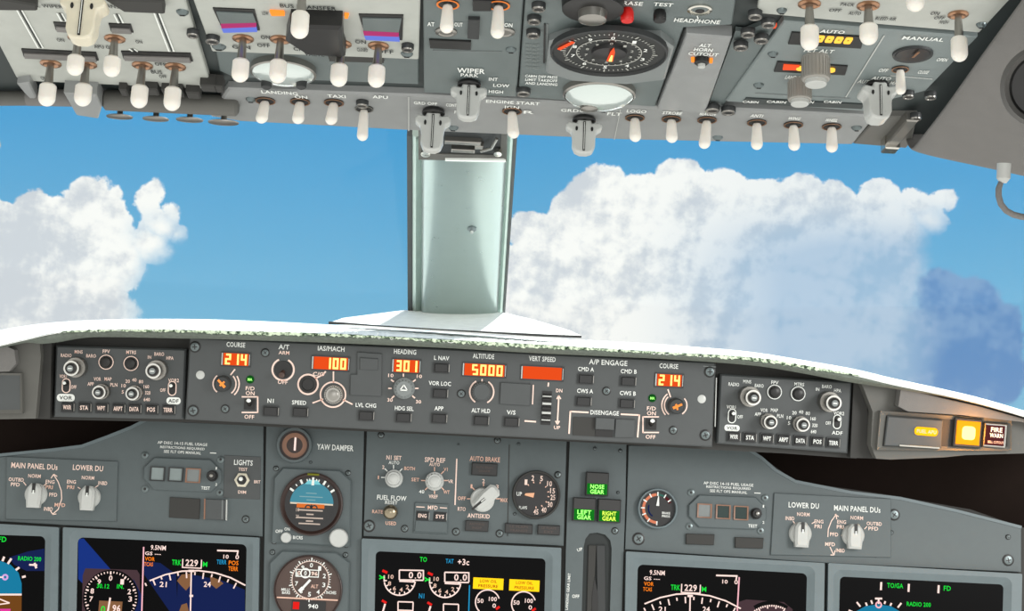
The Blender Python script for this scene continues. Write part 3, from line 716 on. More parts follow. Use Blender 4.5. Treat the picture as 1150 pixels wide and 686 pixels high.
t.lz = .0011; t.text('LIGHTS', 273.5, 519.5, 21, 6, LETW); t.text('TEST', 273, 527, 10, 3.5); t.text('BRT', 291-2, 541, 7, 3.5); t.text('DIM', 272, 552.5, 9, 3.5); t.lz = .0007
a = t.p(272, 539); b = MB([CREAM, BLACK]); b.lathe(a[0], a[1], [(.0092, .0008), (.009, .0035), (.006, .004), (.0055, .0015)], CREAM, 6, smooth=False); b.lathe(a[0], a[1], [(.006, .001), (.0055, .0042)], BLACK, 18)
b.tube([(a[0], a[1], .002), (a[0], a[1]+.001, .014)], .0022, GUN, 10); b.lathe(a[0], a[1]+.001, [(.0026, .013), (.0022, .0155), (.001, .016)], LETW, 12); b.build('toggle_switch', t.r)
b = MB([GSDARK]); b.poly(t.P([(191, 558), (225, 560), (224, 583), (190, 581)]), 0, .002, GSDARK, .0005); b.build('blank_lamp', t.r)
b = MB([GSDARK, RINGO, CHROME]); b.poly(t.P([(231, 560), (254, 561), (253.5, 584), (230.5, 583)]), 0, .005, MCPM, .0008); b.poly(t.P([(230, 560), (231.5, 560), (231, 583), (229.5, 583)]), 0, .0055, RINGO); b.poly(t.P([(254.5, 561), (255.8, 561), (255.3, 584.5), (254, 584)]), 0, .0055, KNOB); b.poly(t.P([(250, 561.5), (251, 561.5), (250.5, 583), (249.5, 583)]), .0045, .0054, KNOBD); b.build('push_lamp', t.r)
t.done()

def octa(x0, y0, x1, y1, c, sl=.04):
    P = [(x0+c, y0), (x1-c, y0), (x1, y0+c), (x1, y1-c), (x1-c, y1), (x0+c, y1), (x0, y1-c), (x0, y0+c)]
    return [(x, y+(x-x0)*sl) for x, y in P]
def flightrec(label, x0, y0, x1, y1, wins, kx, ky, pl, scr, mirror):
    t = T('light_test_unit', label, 'indicator unit', F_MAIN, (x0+x1)/2, (y0+y1)/2, group='three-lamp units with cut corners on the main panel')
    t.plate(octa(x0, y0, x1, y1, 12), 0, .004, PANEL, .001, 'housing')
    for x, y, mm in wins:
        a = t.p(x, y, .004); b = MB([DKPL, mm]); b.frame(rrect(a[0], a[1], .0175, .0168), rrect(a[0], a[1], .0142, .0142), .003, .0062, RINGO if mm != PALEW else DKPL, .0058); b.box(a[0], a[1], .0144, .0144, .003, .0048, mm); b.build('lamp_window', t.r)
    t.lz = .0046
    t.knob(kx, ky, 5.5, .012, 6.5, BLACK, 'ring', 0, 'test_switch')
    t.text('TEST', kx-6, ky+14, 10, 3.6, LETW); t.text('1', kx+6, ky-8, 1.5, 3, LETW); t.text('2', kx+6, ky+10, 2, 3, LETW)
    for x, y in scr: 
        a = t.p(x, y); b = MB(SCREW); b.lathe(a[0], a[1], [(.0042, 0), (.004, .0012), (.002, .0018)], None, 14); b.lathe(a[0], a[1], [(.0018, .0015), (.0015, .002)], BLACK, 10); b.build('screw', t.r)
    t.done(); return t
flightrec('three-lamp unit with pale windows below the left warning placard', 162, 513, 249, 549.5, [(177, 532, PALEW), (197.5, 532.8, PALEW), (217, 534, KNOBD)], 237.5, 534, 1, [(163, 511), (248, 516), (163, 549), (247, 553)], 0)
flightrec('three-lamp unit with dark windows right of the round temperature dial', 773, 555, 860, 591.5, [(791, 573.5, KNOBD), (812, 574.7, GLASSD), (832, 576, GLASSD)], 850.5, 576.5, 1, [(776, 553), (859, 559), (774, 591), (854, 596)], 1)

def du_knob(t, px, py, rr=13):
    k = t.k
    def mk():
        b = MB([KNOB, BLACK]); q = rr*k
        b.lathe(0, 0, [(q*.98, 0), (q*.95, .006), (q*.86, .0075)], KNOB, 30)
        b.x = Matrix.Identity(4); b.poly([(-q*.55, -q*1.15), (q*.55, -q*1.15), (q*.62, -q*.6), (q*.6, q*.55), (q*.3, q*.95), (-q*.3, q*.95), (-q*.6, q*.55), (-q*.62, -q*.6)], .006, .017, KNOB, .0028)
        b.x = None; b.box(0, q*.55, q*.28, q*.8, .0168, .0176, BLACK); b.box(0, q*.2, q*.12, q*.3, .017, .0178, LETW)
        return b
    a = t.p(px, py, .012); return inst('selector_knob', ('du', round(rr*k, 5)), mk, t.r, (a[0], a[1], 0))

t = T('display_selector_panel', 'grey panel with two white selector knobs at the far left', 'switch panel', F_MAIN, 70, 548, group='panels with a pair of white display selector knobs')
t.plate([(8, 512.5), (133, 518), (131, 585.5), (7, 583)], 0, .0025, PANEL, .0006); t.lz = .0031
t.text('MAIN PANEL DUs', 39.5, 523.5, 52, 6.2); t.text('LOWER DU', 99.5, 525.5, 34, 6.2)
for s_, x, y, w_ in (('NORM', 39.5, 534.5, 14), ('OUTBD', 19, 538.5, 17), ('PFD', 18, 544, 10), ('ENG', 57, 541, 10), ('PRI', 56, 547, 8), ('PFD', 60.5, 555.5, 9), ('MFD', 68, 567, 12), ('INBD', 55, 571.5, 10), ('NORM', 99.5, 536.5, 14), ('ENG', 81, 541, 10), ('PRI', 80, 547, 8), ('INBD', 116, 542.5, 10)):
    t.text(s_, x, y, w_, 4.2, LETO if s_ in ('MFD', 'PRI') else LET)
t.ln(49, 546, 53, 543, 1); t.ln(88, 547, 91, 549, 1); t.ln(105, 549, 111, 545, 1); t.ln(27, 541, 30, 545, 1)
for i, (x0, y0, x1, y1) in enumerate(((61, 533, 66, 541), (66, 541, 69.5, 551), (69.5, 551, 70, 560), (70, 560, 66, 572), (66, 572, 60, 577), (58, 537, 61, 532.5), (61, 532.5, 65, 535), (57, 573, 60, 577.5), (60, 577.5, 64, 577))): t.ln(x0, y0, x1, y1, 1)
du_knob(t, 38.5, 555); du_knob(t, 98.5, 558); t.screw(12, 574, 4); t.screw(123, 524.5, 4); t.done()

t = T('display_selector_panel', 'grey panel with two white selector knobs at the far right', 'switch panel', F_MAIN, 930, 590, group='panels with a pair of white display selector knobs')
t.plate([(869, 553.5), (1000, 560), (1000, 626), (865, 623)], 0, .0025, PANEL, .0006); t.lz = .0031
t.text('LOWER DU', 902, 567.5, 34, 6.2, LETW); t.text('MAIN PANEL DUs', 962, 571.5, 52, 6.2, LETW)
for s_, x, y, w_ in (('NORM', 901.5, 577.5, 14), ('INBD', 886.5, 582, 10), ('ENG', 919, 585.5, 10), ('PRI', 918, 591, 8), ('NORM', 961.5, 581.5, 14), ('ENG', 944.5, 586, 10), ('PRI', 943, 591.5, 8), ('OUTBD', 981, 588, 17), ('PFD', 980, 593.5, 11), ('PFD', 936, 600, 9), ('MFD', 931.5, 611, 11), ('INBD', 943, 618, 10)): t.text(s_, x, y, w_, 4.2)
for (x0, y0, x1, y1) in ((938, 578, 933, 585), (933, 585, 929.5, 594), (929.5, 594, 929, 603), (931.5, 614, 935, 622), (937, 577.5, 941, 580), (938, 577, 939, 583), (932, 623, 936, 623), (936, 623, 937, 618), (911, 588, 914, 586), (890, 585, 892, 588), (970, 594, 973, 591), (948, 602, 944, 601)): t.ln(x0, y0, x1, y1, 1)
du_knob(t, 900.5, 599); du_knob(t, 960, 601); t.screw(875, 561.5, 4); t.screw(983, 622, 4); t.done()

# ---- right outboard plate
t = T('right_instrument_panel', 'grey right instrument panel plate reaching to the frame edge', 'instrument panel', F_MAIN, 900, 560)
t.plate([(706, 500), (838, 503), (855, 514), (871, 528), (893, 541), (956, 553.5), (1011, 560), (1074, 574), (1147, 592), (1147, 642.5), (924, 632), (702, 617)], -.004, 0, PANEL)
b = MB([BEZEL]); P0 = [(838, 503), (855, 514), (871, 528), (893, 540.5), (956, 553), (1011, 559.5), (1074, 573.5), (1147, 592)]
for i in range(len(P0)-1):
    p, q = t.p(*P0[i]), t.p(*P0[i+1]); b.line(p[0], p[1], q[0], q[1], .0035, .0012, BEZEL, .005)
b.build('top_rim', t.r)
for s_, y, w_ in (('AP DISC 14-15 FUEL USAGE', 543.5, 56), ('RESTRICTIONS REQUIRED', 547.8, 50), ('SEE FLT OPS MANUAL', 552, 42)): t.text(s_, 818, y, w_, 3.2, LETW)
t.ln(847, 553.5, 854, 553.8, 1, LETW)
for x, y, r in ((717, 605, 7), (1004, 578, 6.5), (1132, 629, 6.5), (1001, 598, 2.5), (1132, 603, 3)): t.screw(x, y, r)
for x, y in ((786, 605), (841, 609)):
    b = MB([GSDARK]); b.poly(t.P([(x-16, y-6), (x+16, y-5), (x+15, y+7), (x-16, y+6)]), 0, .004, GSDARK, .0007); b.build('blank_lamp', t.r)
t.done()
t = T('temperature_gauge', 'small round gauge with orange arc and white needle', 'gauge', F_MAIN, 739, 571)
a = gauge_body(t, 738, 571, 22.5, 20, FACE, .007, BEZEL); k = t.k; b = MB([LET])
b.arc(a[0], a[1], 15.5*k, 3*k, 95, 270, .0018, em('arc_orange', (235, 140, 105), .9)); b.arc(a[0], a[1], 15.5*k, 3*k, 25, 55, .0018, E_DR); b.arc(a[0], a[1], 15.5*k, 2*k, 60, 88, .0018, em('arc_teal', (70, 130, 115), .7)); b.arc(a[0], a[1], 10*k, 1.5*k, 160, 240, .0018, E_BLUE)
for d in (90, 60, 35, 120, 150, 180, 205, 235, 270): c, q = math.cos(R_(d)), math.sin(R_(d)); b.line(a[0]+14*k*c, a[1]+14*k*q, a[0]+18.5*k*c, a[1]+18.5*k*q, 1.4*k, .002, LETW)
b.text('BRAKE', a[0]+10*k, a[1]-4.5*k, 9*k, 2.6*k, .0018, LETW); b.text('PRESS', a[0]+10*k, a[1]-8*k, 9*k, 2.6*k, .0018, LETW); b.build('scale', t.r)
b = MB(LETW); b.poly([(a[0]-1.6*k, a[1]+3*k), (a[0]+1.8*k, a[1]+3*k), (a[0]+1.2*k, a[1]+14*k), (a[0]+.4*k, a[1]+14*k)], .0022, .003, LETW); b.build('needle', t.r)

# ---- column 2: yaw damper, standby attitude, standby altimeter
t = T('standby_instrument_column', 'tall narrow grey plate behind the three standby instruments', 'instrument panel', F_MAIN, 352, 560)
t.plate([(299, 476), (409, 481), (402, 800), (293, 800)], -.004, 0, PANEL); t.text('YAW DAMPER', 376.5, 502.5, 41, 6.5, LETW); t.screw(349, 519, 1.6); t.done()
t = T('yaw_damper_gauge', 'small round brown gauge with one glowing white vertical bar', 'gauge', F_MAIN, 331, 500)
a = gauge_body(t, 331, 500, 20, 16.5, DBRN, .008, PANEL); k = t.k; b = MB([RINGO]); b.arc(a[0], a[1], 11.5*k, 5*k, 0, 360, .0022, RINGO, 40); b.build('ring', t.r)
b = MB([E_W]); b.box(a[0]+.0006, a[1]+.0015, 2.2*k, 15*k, .0024, .0034, E_W, 0, .0008); b.build('needle', t.r)
t = T('attitude_indicator', 'round standby horizon with blue sky half and dark ground half', 'gauge', F_MAIN, 350, 567)
t.plate([(318, 525), (382, 528), (395, 540), (393, 614), (305, 609), (308, 537)], 0, .005, PANEL, .0015, 'case'); t.lz = .006
a = t.p(350, 566, .005); k = t.k; b = MB([DBRN]); b.lathe(a[0], a[1], [(35.5*k, .004), (35*k, .0085), (33.5*k, .009), (31*k, .0065), (30*k, .0052)], DBRN, 48); b.build('bezel', t.r)
z0 = .0055; b = MB([DBRN, E_SKY]); b.lathe(a[0], a[1], [(31*k, .005), (31*k, z0)], FACE, 48)
def half(r, a0, a1, z, m, cy=0): b.poly([(a[0]+r*k*math.cos(R_(a0+(a1-a0)*i/24)), a[1]+cy*k+r*k*math.sin(R_(a0+(a1-a0)*i/24))) for i in range(25)], z-.0003, z, m)
half(24.5, 3, 177, z0+.0006, em('horizon_sky', (85, 160, 180), .75)); half(24.5, 183, 357, z0+.0006, FACE)
b.poly([(a[0]-9*k, a[1]+22*k), (a[0]+9*k, a[1]+22*k), (a[0]+5*k, a[1]+27*k), (a[0]-5*k, a[1]+27*k)][::-1], z0, z0+.0009, em('sky_light', (130, 215, 225), .9))
b.box(a[0], a[1]+.3*k, 48*k, 1.8*k, z0, z0+.0009, em('horizon_line', (240, 225, 200), .9)); b.box(a[0]-1*k, a[1]-2.2*k, 31*k, 4.5*k, z0, z0+.0012, em('horizon_orange', (235, 120, 50), .9))
for y, w_ in ((-7, 28), (-11.5, 8), (-15.5, 30), (-19, 8), (-22, 24)): b.box(a[0]-1*k, a[1]+y*k, w_*k, 1.5*k, z0, z0+.001, E_TEXTG)
for y, w_ in ((12, 12), (8, 26), (4.5, 10)): b.box(a[0]-1*k, a[1]+y*k, w_*k, 1*k, z0, z0+.001, em('pitch_line', (150, 190, 195), .8))
for x in (-15, -15): b.text('10', a[0]+x*k, a[1]-7*k, 3.5*k, 4*k, z0+.0012, E_TEXTG); b.text('20', a[0]+x*k, a[1]-14.5*k, 3.5*k, 4*k, z0+.0012, E_TEXTG)
b.build('ball', t.r)
b = MB([LETW, BLACK])
for d in (90, 62, 118, 35, 147): c, q = math.cos(R_(d)), math.sin(R_(d)); b.line(a[0]+25*k*c, a[1]+25*k*q, a[0]+30*k*c, a[1]+30*k*q, 2.4*k, z0+.0016, LETW)
for d in (82, 76, 98, 104, 50, 132): c, q = math.cos(R_(d)), math.sin(R_(d)); b.line(a[0]+26*k*c, a[1]+26*k*q, a[0]+28.5*k*c, a[1]+28.5*k*q, 1.2*k, z0+.0016, LETW)
b.box(a[0], a[1]+33*k, 13*k, 2.2*k, .0088, .0094, em('yellow_mark', (150, 150, 50), .6)); b.box(a[0], a[1]+24*k, 3*k, 6*k, z0, z0+.0018, LETW)
b.arc(a[0]-3.5*k, a[1]-4.5*k, 3*k, 1.6*k, 0, 180, z0+.0022, BLACK); b.arc(a[0]+3.5*k, a[1]-4.5*k, 3*k, 1.6*k, 0, 180, z0+.0022, BLACK); b.box(a[0], a[1]-3*k, 2*k, 5*k, z0, z0+.0022, BLACK); b.build('scale', t.r)
t.knob(321, 603.5, 6, .011, 6, KNOB, None, 0, 'source_knob'); t.knob(380, 604, 10.5, .016, 10.5, KNOB, None, 0, 'cage_knob')
t.text('OFF', 314, 596.5, 8, 3.8, LETW); t.text('ON', 323, 594, 6, 3.5, LETW); t.text('B/CRS', 335, 603.5, 11, 3.8, LETW); t.done()
for q in ((310, 526), (391, 531), (308, 608), (389, 612)): t.screw(q[0], q[1], 3.2)
t = T('altimeter', 'round brown dial altimeter with white needle at the bottom edge', 'gauge', F_MAIN, 346, 662)
t.plate([(317, 618), (378, 620), (393, 631), (390, 760), (300, 760), (303, 632)], 0, .005, PANEL, .0015, 'case'); t.lz = .006
a = t.p(346, 662, .005); b = MB([DBRN]); b.lathe(a[0], a[1], [(38.5*k, .004), (38*k, .0085), (37*k, .009), (36.5*k, .007), (36*k, .0052)], DBRN, 52); b.build('bezel', t.r)
b = MB([BROWN]); b.lathe(a[0], a[1], [(36.5*k, .004), (36.5*k, .0058)], BROWN, 52); b.build('dial', t.r)
b = MB([LETW]); z0 = .0065
b.arc(a[0]+2*k, a[1]+11*k, 20.5*k, .7*k, 0, 360, z0, LET, 60)
for i in range(50):
    d = 90-7.2*i; c, q = math.cos(R_(d)), math.sin(R_(d)); l = 4 if i % 5 == 0 else 2
    b.line(a[0]+2*k+20.5*k*c, a[1]+11*k+20.5*k*q, a[0]+2*k+(20.5+l)*k*c, a[1]+11*k+(20.5+l)*k*q, (1.3 if i % 5 == 0 else .7)*k, z0, LETW)
for i, d in enumerate((90, 54, 18, -18, -54, -90, -126, -162, 162, 126)):
    c, q = math.cos(R_(d)), math.sin(R_(d)); b.text(str(i), a[0]+2*k+16*k*c, a[1]+11*k+16*k*q, 3.4*k, 5*k, z0, LETW)
b.frame(rrect(a[0]-2*k, a[1]+18*k-.0, 26*k, 8.5*k), rrect(a[0]-2*k, a[1]+18*k, 24*k, 6.5*k), z0-.0003, z0+.0003, LETW); b.arc(a[0]-4*k, a[1]+18*k, 5*k, 1.4*k, 0, 360, z0+.0005, LETW); b.text('0', a[0]-4*k, a[1]+18*k, 3*k, 5*k, z0+.0006, LETW); b.text('96', a[0]+6*k, a[1]+18*k, 7*k, 4.5*k, z0+.0003, LET); b.text('0', a[0]-11*k, a[1]+18*k, 3.5*k, 4.5*k, z0+.0003, LET)
b.text('ALT', a[0]+7*k, a[1]+4*k, 8*k, 4*k, z0, LETO); b.text('MILLI', a[0]-25*k, a[1]-1*k, 9*k, 3*k, z0, LETW); b.text('BARS', a[0]-24*k, a[1]-4.5*k, 9*k, 3*k, z0, LETW); b.text('INCHES', a[0]+26*k, a[1]-2*k, 11*k, 3.4*k, z0, LETW)
b.box(a[0], a[1]-10*k, 68*k, 1.5*k, z0-.0003, z0+.0002, LETO)
b.box(a[0]+2*k, a[1]-19*k, 38*k, 14*k, z0-.0005, z0, BLACK); b.box(a[0]-12*k, a[1]-18*k, 7*k, 8*k, z0, z0+.0004, E_R); b.text('940', a[0]+7*k, a[1]-18*k, 11*k, 5*k, z0+.0004, LETW); b.build('scale', t.r)
b = MB(LETW); b.line(a[0]-8*k, a[1]-1*k, a[0]+2*k, a[1]+11*k, 2.6*k, z0+.0015, LETW, .0006); b.line(a[0]-9.5*k, a[1]-2.5*k, a[0]-5.5*k, a[1]+2*k, 4*k, z0+.0017, LETW, .0006); b.build('needle', t.r); t.done()
t.screw(383.5, 635, 4); t.screw(388, 623, 3.2); t.screw(306, 620, 3.2)

# ---- centre upper panel
t = T('center_instrument_panel', 'grey center plate with selector knobs, FUEL FLOW and AUTO BRAKE lettering', 'instrument panel', F_MAIN, 520, 545)
t.plate([(412, 482), (636.5, 493), (633, 613), (408, 602)], -.004, 0, PANEL)
for s_, x, y, w_, h_, mm in (('N1 SET', 442.5, 514, 17, 5, LET), ('AUTO', 442.5, 519.5, 12, 3.8, LETW), ('FUEL FLOW', 440, 559, 33, 5.5, LETW), ('RESET', 439.5, 564.3, 14, 3.8, LETW), ('RATE', 424, 574.5, 12, 4, LETO), ('USED', 439, 587.5, 12, 4.2, LETO),
        ('SPD REF', 488.5, 516.5, 23, 5.5, LET), ('AUTO', 488, 521.5, 12, 3.8, LET), ('2', 430.5, 524.5, 2.5, 4, LET), ('1', 425, 536, 1.5, 4, LETO), ('BOTH', 460, 526, 12, 4, LETO), ('SET', 466.5, 538.5, 9, 4, LETO), ('V1', 500.5, 527, 4.5, 4, LETO), ('VR', 506, 540.5, 6, 4, LET), ('WT', 501.5, 552.5, 7, 4, LETO), ('VREF', 486.5, 557.5, 10, 4, LET), ('40', 473.5, 552, 6, 4, LETW),
        ('AUTO BRAKE', 544.5, 515.5, 34, 5.5, LETO), ('2', 543, 540, 3, 4.5, LET), ('1', 529.5, 546, 2, 4.5, LETO), ('3', 558.5, 546.5, 3, 4.5, LET), ('OFF', 518.5, 559.5, 9, 4.2, LETO), ('RTO', 518.5, 571.5, 9, 4.5, LET), ('MAX', 566, 561.5, 8, 4.5, LETO), ('ANTISKID', 537.5, 579.3, 25, 5, LET)):
    t.text(s_, x, y, w_, h_, mm)
for c_, R0_, degs, mm in (((442, 536), 9.5, (90, 135, 180, 45), LETW), ((488, 539.5), 10.5, (90, 45, 0, -45, -90, -135, 180), LETO), ((543, 560), 14, (90, 135, 180, 45, 0), LETO)):
    for d in degs: c, q = math.cos(R_(d)), math.sin(R_(d)); t.ln(c_[0]+R0_*c, c_[1]-R0_*q, c_[0]+(R0_+4.5)*c, c_[1]-(R0_+4.5)*q, 1.2, mm)
t.ln(513, 515, 511, 567, 1.5, LET); t.knob(442, 537, 8, .017, 10, KNOB, 'cap', 0, 'reference_knob'); t.knob(488, 540, 8.5, .017, 10.5, KNOB, 'cap', 14, 'speed_reference_knob')
a = t.p(438.5, 575, .012); b = MB([DKPL, GUN]); b.lathe(a[0], a[1], [(.008, 0), (.007, .003), (.003, .004), (.0028, .008)], DKPL, 20); b.lathe(a[0], a[1], [(.0035, .007), (.0072, .0095), (.0088, .0125), (.008, .016), (.005, .0185), (.001, .0192)], CHROMEB, 24); b.build('fuel_flow_switch', t.r)
# auto brake selector
a = t.p(543, 561, .012)
b = MB([KNOB]); b.lathe(a[0]-.001, a[1], [(.0145, 0), (.0142, .008), (.0128, .0095)], KNOB, 34)
b.x = Matrix.Translation((a[0], a[1], 0)) @ Matrix.Rotation(R_(-47), 4, 'Z')
b.poly([(-.0055, -.014), (.0055, -.014), (.0085, .004), (.0085, .0175), (.004, .021), (-.004, .021), (-.0085, .0175), (-.0085, .004)], .008, .02, KNOB, .003); b.x = None
o = b.build('brake_selector', t.r)
b = MB([BLACK, LETW]); b.x = Matrix.Translation((a[0], a[1], 0)) @ Matrix.Rotation(R_(-47), 4, 'Z'); b.box(0, -.008, .0028, .02, .0195, .0205, BLACK); b.box(0, -.001, .001, .006, .0204, .0208, LETW); b.x = None; b.build('pointer_slot', o)
for x, y, w_, h_, s_ in ((544, 527, 29, 14, ('AUTO BRAKE', 'DISARM')), (535.5, 590.5, 26, 12, ('ANTISKID', 'INOP')), (582.5, 593.5, 31, 11, ('LE FLAPS', 'TRANSIT')), (616, 595, 25, 11, ('LE FLAPS', 'EXT'))):
    a = t.p(x, y); b = MB([DKPL]); b.box(a[0], a[1], w_*t.k, h_*t.k, 0, .005, BLACK2, .001)
    for i, q in enumerate(s_): b.text(q, a[0], a[1]+(.0022-.0044*i), w_*t.k*(.66 if len(q) > 6 else .42), .0028, .0052, LETDIM)
    b.build('annunciator', t.r)
b = MB([MCPM]); b.poly(t.P([(466, 564), (504, 566), (502.5, 600), (464, 598)]), 0, .002, PANEL, .0006); b.poly(t.P([(467, 584), (502.5, 586), (502, 598.5), (465.5, 596.5)]), .0015, .0035, PANEL, .0006); b.build('display_switch_plate', t.r)
t.lz = .0026; t.text('MFD', 486, 570, 11, 4.6); t.ln(467.5, 569, 477, 569.5, 1); t.ln(494, 570, 502, 570.5, 1); t.lz = .0007
for x, y, s_ in ((474.5, 579, 'ENG'), (494, 580, 'SYS')):
    t.button(x, y, 12.5, 8.5, s_, BTN, LET, True, .0045)
for x, y, r in ((428, 488.5, 3.8), (558.5, 494.5, 4), (626.5, 533, 4), (454.5, 593.5, 4.2), (512, 597, 4.5), (561, 599, 4.5), (414.5, 590.5, 7), (578, 577, 1.8), (582.5, 498.5, 1.8), (515, 499, 1.2)): t.screw(x, y, r)
t.ln(572, 499, 570, 602, .8, GSDARK); t.done()
t = T('flap_gauge', 'round black flap gauge with ring of white numbers and pointer at left', 'gauge', F_MAIN, 602, 555)
a = gauge_body(t, 602, 555.5, 27, 24.5, FACE, .008, GSDARK); k = t.k; b = MB([LET])
for s_, d, rr in (('1', 132, 18), ('2', 104, 19), ('5', 74, 19), ('10', 42, 19.5), ('15', 16, 19), ('25', -6, 19), ('30', -32, 19), ('40', -60, 19), ('45', -88, 19)):
    b.text(s_, a[0]+rr*k*math.cos(R_(d)), a[1]+rr*k*math.sin(R_(d)), (3 if len(s_) == 1 else 5.5)*k, 6*k, .002, LET)
    c, q = math.cos(R_(d)), math.sin(R_(d)); b.line(a[0]+13*k*c, a[1]+13*k*q, a[0]+15*k*c, a[1]+15*k*q, 1.2*k, .0021, LETO)
b.text('UP', a[0]-19*k, a[1]+0*k, 6*k, 4.5*k, .002, LETW); b.text('FLAPS', a[0]-14*k, a[1]-15*k, 9*k, 3.4*k, .002, LETW); b.build('scale', t.r)
b = MB(E_W); b.poly([(a[0]-13*k, a[1]-1.2*k), (a[0]-3*k, a[1]-3.4*k), (a[0]-2*k, a[1]+2*k), (a[0]-12*k, a[1]+1*k)], .0025, .0035, em('pointer_glow', (250, 190, 150), 1)); b.build('needle', t.r)

# ---- landing gear column
t = T('landing_gear_panel', 'narrow grey panel with three green gear lights above the lever slot', 'control panel', F_MAIN, 670, 560)
SL = [(662, 599), (671, 598), (680, 600.5), (685.5, 607), (687, 616), (682, 800), (650, 800), (655.5, 614), (657.5, 605)]
b = MB([PANEL]); O = [(640, 494), (672, 496), (703.5, 497.5), (702.5, 560), (700.5, 616), (695, 800), (632, 800), (635.5, 620), (637.5, 560)]
# plate with a slot: outer and inner outlines matched point to point
b.frame(t.P(O), t.P([(662, 599), (671, 598), (680, 600.5), (685.5, 607), (687, 616), (682, 800), (650, 800), (655.5, 614), (657.5, 605)]), -.004, 0, PANEL); b.build('faceplate', t.r)
b = MB([GSDARK]); b.poly(t.P([(655, 596), (690, 597), (688, 806), (645, 806)]), -.0062, -.004, RECESS); b.build('slot_backing', t.r)
def leaf(x0t, x1t, x0b, x1b, yt, yb, z0, z1, m): 
    b = MB([m]); b.poly(t.P([(x0t, yt), (x1t, yt), (x1b, yb), (x0b, yb)]), z0, z1, m, .0006); return b
leaf(661, 670, 656, 661, 612, 800, -.004, -.0015, GSDARK).build('lever_boot', t.r); leaf(670, 680, 672, 681, 612, 800, -.004, -.001, DKPL).build('lever_boot', t.r)
bt = MB(BLACK); bt.poly(t.P([(668, 648), (672, 670), (671, 800), (663, 800), (665, 670)]), -.002, -.0008); bt.build('lever_gap', t.r)
for x, y, s_, glow in ((670, 543.5, ('NOSE', 'GEAR'), E_LG), (655.5, 572, ('LEFT', 'GEAR'), E_LG), (683.5, 573.5, ('RIGHT', 'GEAR'), em('green_legend_hot', (225, 255, 90), 1.5))):
    a = t.p(x, y); k = t.k; b = MB([DKPL]); b.box(a[0], a[1], 25.5*k, 26*k, 0, .009, BLACK2, .0012); o = b.build('gear_light', t.r)
    b = MB([E_DGR]); b.box(a[0], a[1]-5.8*k, 22.5*k, 12*k, .0088, .0098, E_DGR, .0006)
    for i, q in enumerate(s_): b.text(q, a[0], a[1]-(3.1+5.6*i)*k, 15.5*k, 4.7*k, .0101, glow)
    b.build('green_lens', o)
t.text('UP', 651, 617, 6, 3.6, LETW, rot=.3); t.text('OFF', 646.5, 669.5, 8, 4, LETW)
t.text('LANDING GEAR', 637.2, 664, 40, 3.4, LETW, rot=PI/2) if False else None
a = t.p(637.8, 664); t.mb().text('LANDING GEAR LIMIT', a[0], a[1], 40*t.k, 3*t.k, t.lz, LETW, R_(88))
for x, y, r in ((690.5, 596, 4), (668, 503.5, 2), (696.5, 506, 2.2), (694, 553, 1.8)): t.screw(x, y, r)
t.done()

# ================================================================== DISPLAY UNITS
def disp(label, outer, scr, cut=6):
    """square cockpit display: bezel plate with rounded, bevelled opening and a dark screen"""
    (x0, y0), (x1, y1), yb = outer
    t = T('display_unit', label, 'display screen', F_MAIN, (x0+x1)/2, (y0+y1)/2+30, group='square display units along the bottom of the main panel')
    def rr(xa, ya, xb, yb_, bot, r, n=5):
        # outline in pixels, corners rounded; ya, yb_ = top-left / top-right heights
        P = []
        def cor(cx, cy, a0):
            for i in range(n+1): q = R_(a0+90*i/n); P.append((cx+r*math.cos(q), cy-r*math.sin(q)))
        cor(xb-r, yb_+r, 0) if False else None
        TL, TR, BR, BL = (xa, ya), (xb, yb_), (xb-3, bot), (xa-3, bot)
        for (cx, cy), a0 in (((TL[0]+r, TL[1]+r), 180), ((TR[0]-r, TR[1]+r), 90), ((BR[0]-r, BR[1]-r), 0), ((BL[0]+r, BL[1]-r), -90)):
            for i in range(n+1): q = R_(a0-90*i/n); P.append((cx+r*math.cos(q), cy-r*math.sin(q)))
        return P
    sx0, sy0, sx1, sy1 = scr
    A = rr(x0+1, y0+1, x1-1, y1+1, yb, 1.5); B = rr(sx0-8, sy0-8, sx1+8, sy1-8, yb-14, 9); C = rr(sx0, sy0, sx1, sy1, yb-22, cut)
    b = MB(BEZEL); PA, PB, PC = t.P(A), t.P(B), t.P(C)
    b.frame(PA, PB, -.003, .006, BEZEL, .006); b.frame(PB, PC, -.003, .006, BEZEL, .001); b.build('bezel', t.r)
    b = MB(SCRN); b.poly(PC, -.003, .0006, SCRN); b.build('screen', t.r)
    t.lz = .0009; return t
def poly(b, t, pts, m, z=.0008): b.poly(t.P(pts), z-.0001, z, m)

# far left flight display
t = disp('far left display showing part of a blue and brown horizon', ((-130, 579.5), (68.5, 591), 800), (-112, 597, 51, 602), 6); b = MB([E_G])
poly(b, t, [(10, 626), (32, 619), (50, 616), (50, 641), (30, 641), (16, 634)], E_BLUE, .00075)  # blue reflection on the glass, painted as a glowing patch
poly(b, t, [(-40, 667), (24.5, 667), (24.5, 655), (21, 643), (12, 634), (0, 629.5), (-15, 628), (-35, 631)], E_SKY)
poly(b, t, [(-40, 668), (24.5, 668), (24, 720), (-40, 720)], E_GND); t.b = b
def dt(s_, x, y, w_, h_, mm, z=.0011): t.text(s_, x, y, w_, h_, mm, z, b=b)
def dl(x0, y0, x1, y1, w_, mm, z=.0011): t.ln(x0, y0, x1, y1, w_, mm, z, b)
def da(x, y, r, w_, a0, a1, mm, z=.0011): t.arc(x, y, r, w_, a0, a1, mm, z, b)
dt('FD', 3, 605.5, 9, 6, E_G); dt('RADIO 200', 33.5, 627.3, 26, 5, E_G); dl(-40, 667.5, 24.5, 667.5, 2, E_W)
